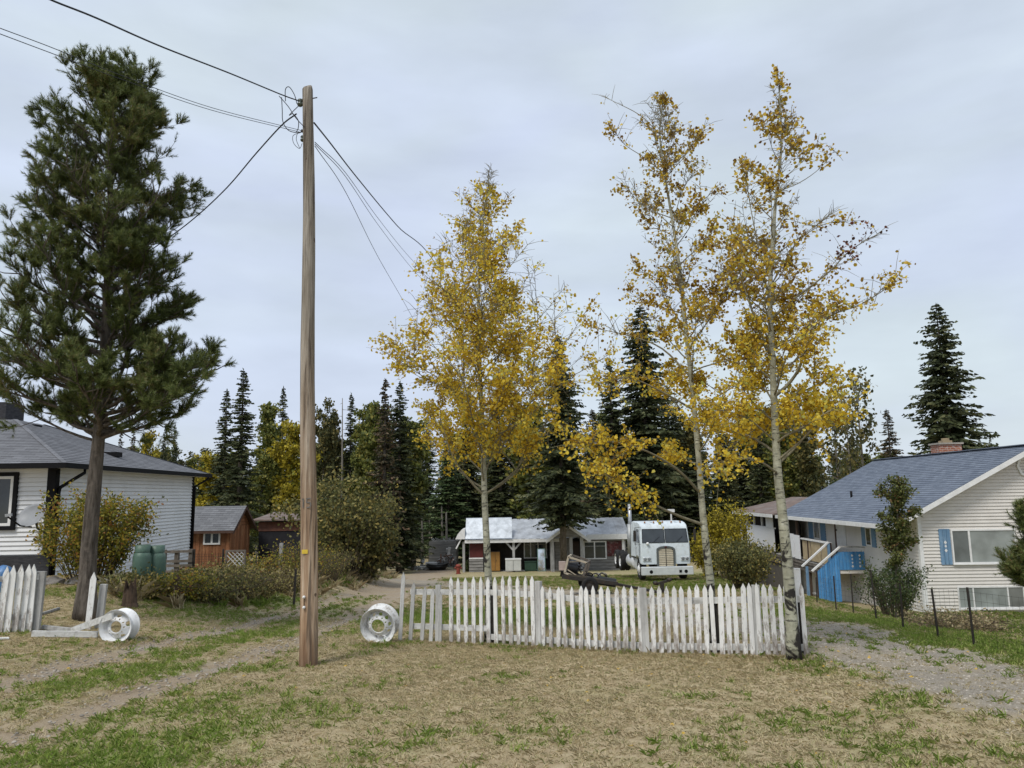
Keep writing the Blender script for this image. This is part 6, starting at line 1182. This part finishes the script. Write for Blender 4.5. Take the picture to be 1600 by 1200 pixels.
# ---------------------------------------------------------------- long cabin at the back of the yard
dc = 57.5; k0 = on(at(850, 893, dc).x, dc); CB = thing('long_cabin', k0, 'long low grey cabin with silver metal roof and open front porch', 'cabin'); zg = k0.z
def cb(px, py, d=dc): return at(px, py, d)-k0
LOG = M('grey_log', (.26, .25, .235), (.15, .145, .135), 4, .9, .1, stretch=(.4, 1, 2)); MET = M('metal_roof', (.60, .62, .64), (.36, .37, .38), 1.6, .4, .5, .45, dirt=(.3, .29, .27), dscale=1.2, damt=.6); RED = M('red_board', (.10, .022, .02), (.065, .016, .015), 4, .75); INT = M('porch_dark', (.05, .042, .036), (.025, .022, .02), 3, .95)
xl, xr_ = cb(733, 880).x, cb(979, 880).x; ze2 = cb(860, 842).z; dpth = 1.9
MB().box(xl, dpth, -.5, xr_, dpth+5, ze2).build('wall', INT, CB)
xd = cb(912, 880).x; xe2 = cb(755, 880).x
for nm, a_, c_, z1_ in (('front_wall', xd, xr_, ze2), ('front_wall', xl, xe2, cb(740, 872).z)):
    b = MB(); laps(b, lambda u, z, o: (u, .0-o, z), a_, c_, -.3, z1_, .22, .03); b.build('siding', LOG, CB); MB().box(a_, .005, -.4, c_, .12, z1_).build(nm, LOG, CB)
MB().box(xl+.05, .02, cb(740, 872).z, xe2, .1, ze2-.03).build('red_panel', RED, CB); MB().box(xl, -.05, cb(740, 873.5).z, xe2, .02, cb(740, 871.5).z).build('sill', WHITE_TRIM, CB)
MB().box(xl, .12, -.4, xl+.12, dpth+5, ze2).build('end_wall', LOG, CB); MB().box(xr_-.12, .12, -.4, xr_, dpth+5, ze2).build('end_wall', LOG, CB)
MB().box(xe2, .3, -.3, xd, dpth, -.02).build('porch_floor', WOOD_GREY, CB)
zR = cb(760, 812, dc+3.3).z
b = MB(); nst = 44
for i in range(nst):
    x0, x1 = xl-.3+(xr_-xl+.6)*i/nst, xl-.3+(xr_-xl+.6)*(i+1)/nst; o_ = .03 if i % 2 else 0; b.add([(x0, -.35, ze2+.03+o_), (x1, -.35, ze2+.03+o_), (x1, 3.3, zR+o_), (x0, 3.3, zR+o_), (x0, -.35, ze2+o_), (x0, 3.3, zR-.03+o_)], [(0, 1, 2, 3), (4, 0, 3, 5)])
rfc = b.build('roof', MET, CB); MB().slab([(xl-.3, 3.3, zR-.02), (xr_+.3, 3.3, zR-.02), (xr_+.3, 7.5, ze2), (xl-.3, 7.5, ze2)], (0, 0, .03)).build('rear_slope', MET, rfc)
MB().box(xl-.3, -.38, ze2-.2, xd-1.8, -.352, ze2+.04).build('fascia', WHITE_TRIM, rfc); MB().box(xd+.2, -.38, ze2-.08, xr_+.3, -.352, ze2+.3).build('fascia', WHITE_TRIM, rfc)
a, c = cb(727, 842, dc-.5), cb(727, 811, dc-.5); MB().slab([(a.x, -.5, a.z), (cb(800, 842, dc-.5).x, -.5, a.z), (cb(800, 842, dc-.5).x, .6, c.z), (a.x, .6, c.z)], (0, .05, .04)).build('metal_sheet', M('sheet_metal', (.56, .60, .64), (.34, .37, .40), 2.2, .35, .5, .5, dirt=(.25, .26, .27), dscale=2.5, damt=.6), rfc)
a = cb(727, 842); b = MB(); pts = [(cb(712, 842).x, a.z), (cb(727, 842).x, a.z), (cb(727, 826).x, cb(727, 826).z), (cb(722, 828).x, cb(722, 827).z), (cb(716, 834).x, cb(716, 834).z)]; b.slab([(x, -.45, z) for x, z in pts], (0, 2.5, 0)); b.build('awning', WHITE_TRIM, CB)
MB().beam((cb(727, 843).x-.3, -.3, a.z), (cb(713, 857).x, -.3, cb(713, 857).z), .08, .1).build('brace', WHITE_TRIM, CB)
for px, top in ((803, 846), (862, 846), (725, 846)):
    q = cb(px, 892); MB().box(q.x-.09, -.2, -.2, q.x+.09, -.02, ze2-.1).build('post', WOOD_GREY, CB)
    if px == 803:
        for s in (-1, 1): MB().beam((q.x+s*.05, -.11, ze2-.75), (q.x+s*.55, -.11, ze2-.2), .1, .12).build('brace', WOOD_GREY, CB)
def cwin(pa, pb, ta, tb_, y_, muls=(), bars=()):
    a, c = cb(pa, tb_), cb(pb, ta); f_ = MB(); frame(f_, a.x, a.z, c.x, c.z, .09, y_-.08, y_-.01); wn = f_.build('window', WHITE_TRIM, CB); MB().box(a.x+.09, y_-.04, a.z+.09, c.x-.09, y_-.012, c.z-.09).build('pane', GLASS_DARK, wn)
    for u in muls: x_ = a.x+(c.x-a.x)*u; MB().box(x_-.045, y_-.07, a.z+.09, x_+.045, y_-.042, c.z-.09).build('mullion', WHITE_TRIM, wn)
    for u in bars: z_ = a.z+(c.z-a.z)*u; MB().box(a.x+.09, y_-.065, z_-.02, c.x-.09, y_-.045, z_+.02).build('muntin', WOOD_GREY, wn)
cwin(819, 856, 846, 876, dpth, (.3, .62), (.75,)); cwin(912, 947, 845, 874, -.03, (.48,), (.72,))
a, c = cb(949, 869), cb(971, 845); MB().box(a.x, -.07, a.z, c.x, -.035, c.z).build('patterned_panel', M('red_pattern', (.13, .025, .025), (.02, .016, .016), 3.5, .8, dirt=(.35, .3, .28), dscale=6, damt=.5), CB)
MB().box(cb(973, 890).x, -.12, -.3, cb(977, 890).x, -.035, ze2).build('corner_board', WHITE_TRIM, CB)
# gabled entry
q0, q1 = cb(858, 842, dc-1.2), cb(916, 842, dc-1.2); ap = cb(887, 822, dc-1.2); b = MB(); b.slab([(q0.x-.25, -1.5, q0.z-.2), (ap.x, -1.5, ap.z), (ap.x, .5, ap.z), (q0.x-.25, .5, q0.z-.2)], (0, 0, .08)); b.slab([(q1.x+.25, -1.5, q1.z-.2), (ap.x, -1.5, ap.z), (ap.x, .5, ap.z), (q1.x+.25, .5, q1.z-.2)], (0, 0, .08)); eg = b.build('entry_roof', MET, CB)
for e_ in (q0.x-.27, q1.x+.27): MB().beam((e_, -1.53, q0.z-.2), (ap.x, -1.53, ap.z+.03), .05, .2).build('barge_board', WHITE_TRIM, eg)
MB().slab([(q0.x+.1, -1.4, q0.z+.1), (q1.x-.1, -1.4, q0.z+.1), (ap.x, -1.4, ap.z-.1)], (0, .06, 0)).build('entry_gable', LOG, CB)
for px in (864, 893, 910): q = cb(px, 890, dc-1.2); MB().box(q.x-.12, -1.35, -.3, q.x+.12, -1.12, q0.z+.15).build('entry_post', WOOD_GREY, CB)
MB().box(cb(868, 890).x, -.02, -.3, cb(890, 890).x, .08, ze2).build('entry_wall', LOG, CB); a, c = cb(891, 888), cb(905, 846); MB().box(a.x, -.05, -.1, c.x, .0, c.z).build('door', M('brown_door', (.04, .025, .018), None, 5, .7), CB)
# things standing on and before the porch
def boxed(name, label, cat, px0, px1, py0, py1, d, dep, mat, parts=None, tilt=0, group=None):
    a, c = at(px0, py1, d), at(px1, py0, d); g_ = Vector(((a.x+c.x)/2, d, max(a.z-.02, gz((a.x+c.x)/2, d)-.02))); T = thing(name, g_, label, cat, group); w_, h_ = (c.x-a.x)/2, c.z-g_.z
    o = MB().box(-w_, -dep/2, 0, w_, dep/2, h_).build('body', mat, T); bevel(o, .015); o.rotation_euler = (tilt, 0, 0); return T, w_, h_
T, w_, h_ = boxed('wooden_cabinet', 'orange brown wooden cabinet standing on the cabin porch', 'cabinet', 767, 781, 862, 891, dc+.6, .6, M('orange_wood', (.34, .18, .045), (.26, .13, .035), 4, .6)); MB().box(-.012, -.312, .06, .012, -.301, h_-.06).build('door_seam', DBROWN, T); MB().box(.06, -.33, h_*.5, .09, -.301, h_*.6).build('handle', STEEL_DARK, T); MB().box(-w_-.02, -.32, h_+.001, w_+.02, .32, h_+.04).build('top', DBROWN, T)
T, w_, h_ = boxed('white_appliance', 'low white chest appliance by the porch post', 'appliance', 790, 814, 874, 891, dc-.9, .6, M('enamel', (.55, .56, .54), (.46, .47, .45), 3, .4)); MB().box(-w_-.015, -.33, h_+.001, w_+.015, .33, h_+.07).build('lid', WHITE_TRIM, T); MB().box(-.01, -.312, .05, .01, -.301, h_-.05).build('seam', STEEL_DARK, T)
T, w_, h_ = boxed('green_chest', 'dark green chest under the porch window', 'chest', 820, 838, 878, 891, dc+.3, .6, M('green_chest', (.035, .075, .05), None, 4, .6)); MB().box(-w_-.015, -.33, h_+.001, w_+.015, .33, h_+.06).build('lid', M('green_chest', (.03, .065, .045), None, 4, .6), T)
a, c = at(840, 891, dc-.6), at(852, 857, dc-.6); g_ = Vector(((a.x+c.x)/2, dc-.6, gz((a.x+c.x)/2, dc-.6))); T = thing('leaning_mirror', g_, 'tall mirror leaning below the porch window', 'mirror'); w_ = (c.x-a.x)/2; h_ = c.z-g_.z
f_ = MB(); frame(f_, -w_, 0, w_, h_, .06, -.04, 0); o = f_.build('frame', M('green_frame', (.12, .2, .17), None, 5, .5), T); o.rotation_euler = (-.14, 0, 0); mm = NT('mirror_glass').set(.04, .5, 1); mm.col((.75, .78, .78)); o2 = MB().box(-w_+.05, -.02, .05, w_-.05, -.01, h_-.05).build('glass', mm.m, T); o2.rotation_euler = (-.14, 0, 0)
p = gp(716, 897); T = thing('red_hydrant', p, 'stubby red standpipe on the grass before the cabin', 'standpipe'); RP = M('red_paint', (.24, .05, .032), (.17, .038, .026), 6, .55); b = MB(); b.lathe([(.16, 0), (.16, .06), (.13, .08), (.13, .5), (.19, .52), (.19, .58), (.12, .66), (.001, .68)], 16); smooth_auto(b.build('barrel', RP, T), 35); MB().tube([(-.26, 0, .42), (.26, 0, .42)], .06, 10).build('nozzle', RP, T); MB().lathe([(.2, -.06), (.2, .02), (.001, .03)], 12).build('base', STEEL_DARK, T)
# roofless plank shed and scrap boat
dsd = 66.; k1 = on(at(690, 880, dsd).x, dsd); T = thing('plank_shed', k1, 'grey roofless plank shed beside the cabin, brush on its top edge', 'shed'); a, c = at(670, 880, dsd)-k1, at(713, 845, dsd)-k1; n = 9; a.z = 0
for k in range(n): z0 = a.z+(c.z-a.z)*k/n; MB().box(a.x+.02*(k % 2), -.02*(k % 2), z0+.01, c.x-.03*((k+1) % 2), .05, z0+(c.z-a.z)/n-.01).build('plank', WOOD_GREYH, T)
MB().box(a.x+.05, .055, -.2, c.x-.05, 3, c.z-.1).build('shell', M('shed_dark', (.07, .065, .06), None, 4, .95), T)
b = MB()
for k in range(60): x_ = r_.uniform(a.x, c.x); q = Vector((x_, r_.uniform(0, .3), c.z-.05)); b.tube([q, q+Vector((r_.uniform(-.4, .4), 0, r_.uniform(.02, .35)))], .02, 3)
tag(b.build('brush_top', WOOD_GREY, T), kind='stuff')
dbt = 62.; k2 = on(at(683, 881, dbt).x, dbt); BT = thing('scrap_boat', k2, 'black shallow boat hull beside the plank shed', 'boat'); hl = (at(702, 880, dbt).x-at(666, 880, dbt).x)/2; b = MB(); rings = []
for z_, s, sy in ((0, .72, .5), (.25, .95, .9), (.5, 1.0, 1.0), (.47, .93, .9), (.2, .7, .5)): rings.append([(hl*s*math.cos(t), .75*sy*math.sin(t), z_+.06*math.cos(2*t)) for t in np.linspace(0, 2*PI, 28, endpoint=False)])
b.v = [p for r__ in rings for p in r__]; b.f = [(i*28+k, i*28+(k+1) % 28, (i+1)*28+(k+1) % 28, (i+1)*28+k) for i in range(4) for k in range(28)]+[tuple(range(28))[::-1], tuple(range(112, 140))]; b.mi = [0]*len(b.f); b.build('hull', M('black_hull', (.022, .022, .024), (.015, .015, .016), 4, .35, .5), BT, True)
MB().tube([(hl*1.0*math.cos(t), .75*math.sin(t), .52+.06*math.cos(2*t)) for t in np.linspace(0, 2*PI, 29)], .04, 6).build('gunwale', M('gunwale', (.10, .10, .10), None, 5, .4), BT, True)
MB().box(-.9, -.4, .45, .0, .4, .62).build('seat', M('seat_white', (.6, .6, .58), None, 5, .5), BT)
SCR = [M('scrap_white', (.58, .58, .57), (.35, .35, .34), 5, .6, rand=.3), M('scrap_grey', (.22, .22, .23), (.1, .1, .1), 5, .6, .4, .4, rand=.3), M('scrap_rust', (.16, .09, .06), None, 5, .9)]
SP_ = thing('scrap_heap', on(at(697, 880, dbt+1.2).x, dbt+1.2), 'heap of pale scrap metal and pipes behind the boat hull', 'scrap')
for k in range(70):
    q = Vector((r_.gauss(0, .75), r_.uniform(-.5, .7), 0)); q.z = max(0, 1.35-abs(q.x)*.9)*r_.uniform(.2, 1.05); d_ = Vector((r_.gauss(0, 1), r_.gauss(0, .5), r_.gauss(0, .8))).normalized()*r_.uniform(.12, .4)
    if k % 3: MB().beam(q-d_, q+d_, r_.uniform(.04, .16), r_.uniform(.02, .1)).build('scrap_piece', SCR[k % 3 if k % 7 else 0], SP_)
    else: MB().tube([q-d_, q+d_*.3+Vector((0, 0, .1)), q+d_], r_.uniform(.02, .06), 6).build('scrap_pipe', SCR[k % 2], SP_)
MB().beam((.15, 0, .9), (.3, 0, 1.75), .22, .2).build('scrap_piece', SCR[0], SP_); MB().beam((-1.9, 0, .5), (-1.85, 0, .85), .22, .2).build('scrap_piece', SCR[0], SP_)
WP = thing('wood_pile', on(at(655, 880, 63).x, 63), 'loose pile of pale split sticks at the end of the track', 'wood pile')
for k in range(40): q = Vector((r_.gauss(0, .9), r_.gauss(0, .4), r_.uniform(.03, .3))); d_ = Vector((r_.gauss(0, 1), r_.gauss(0, .6), r_.gauss(0, .12))).normalized()*r_.uniform(.2, .5); MB().tube([q-d_, q+d_], r_.uniform(.03, .07), 5).build('stick', SCR[0] if k % 3 == 0 else WOOD_GREY, WP)
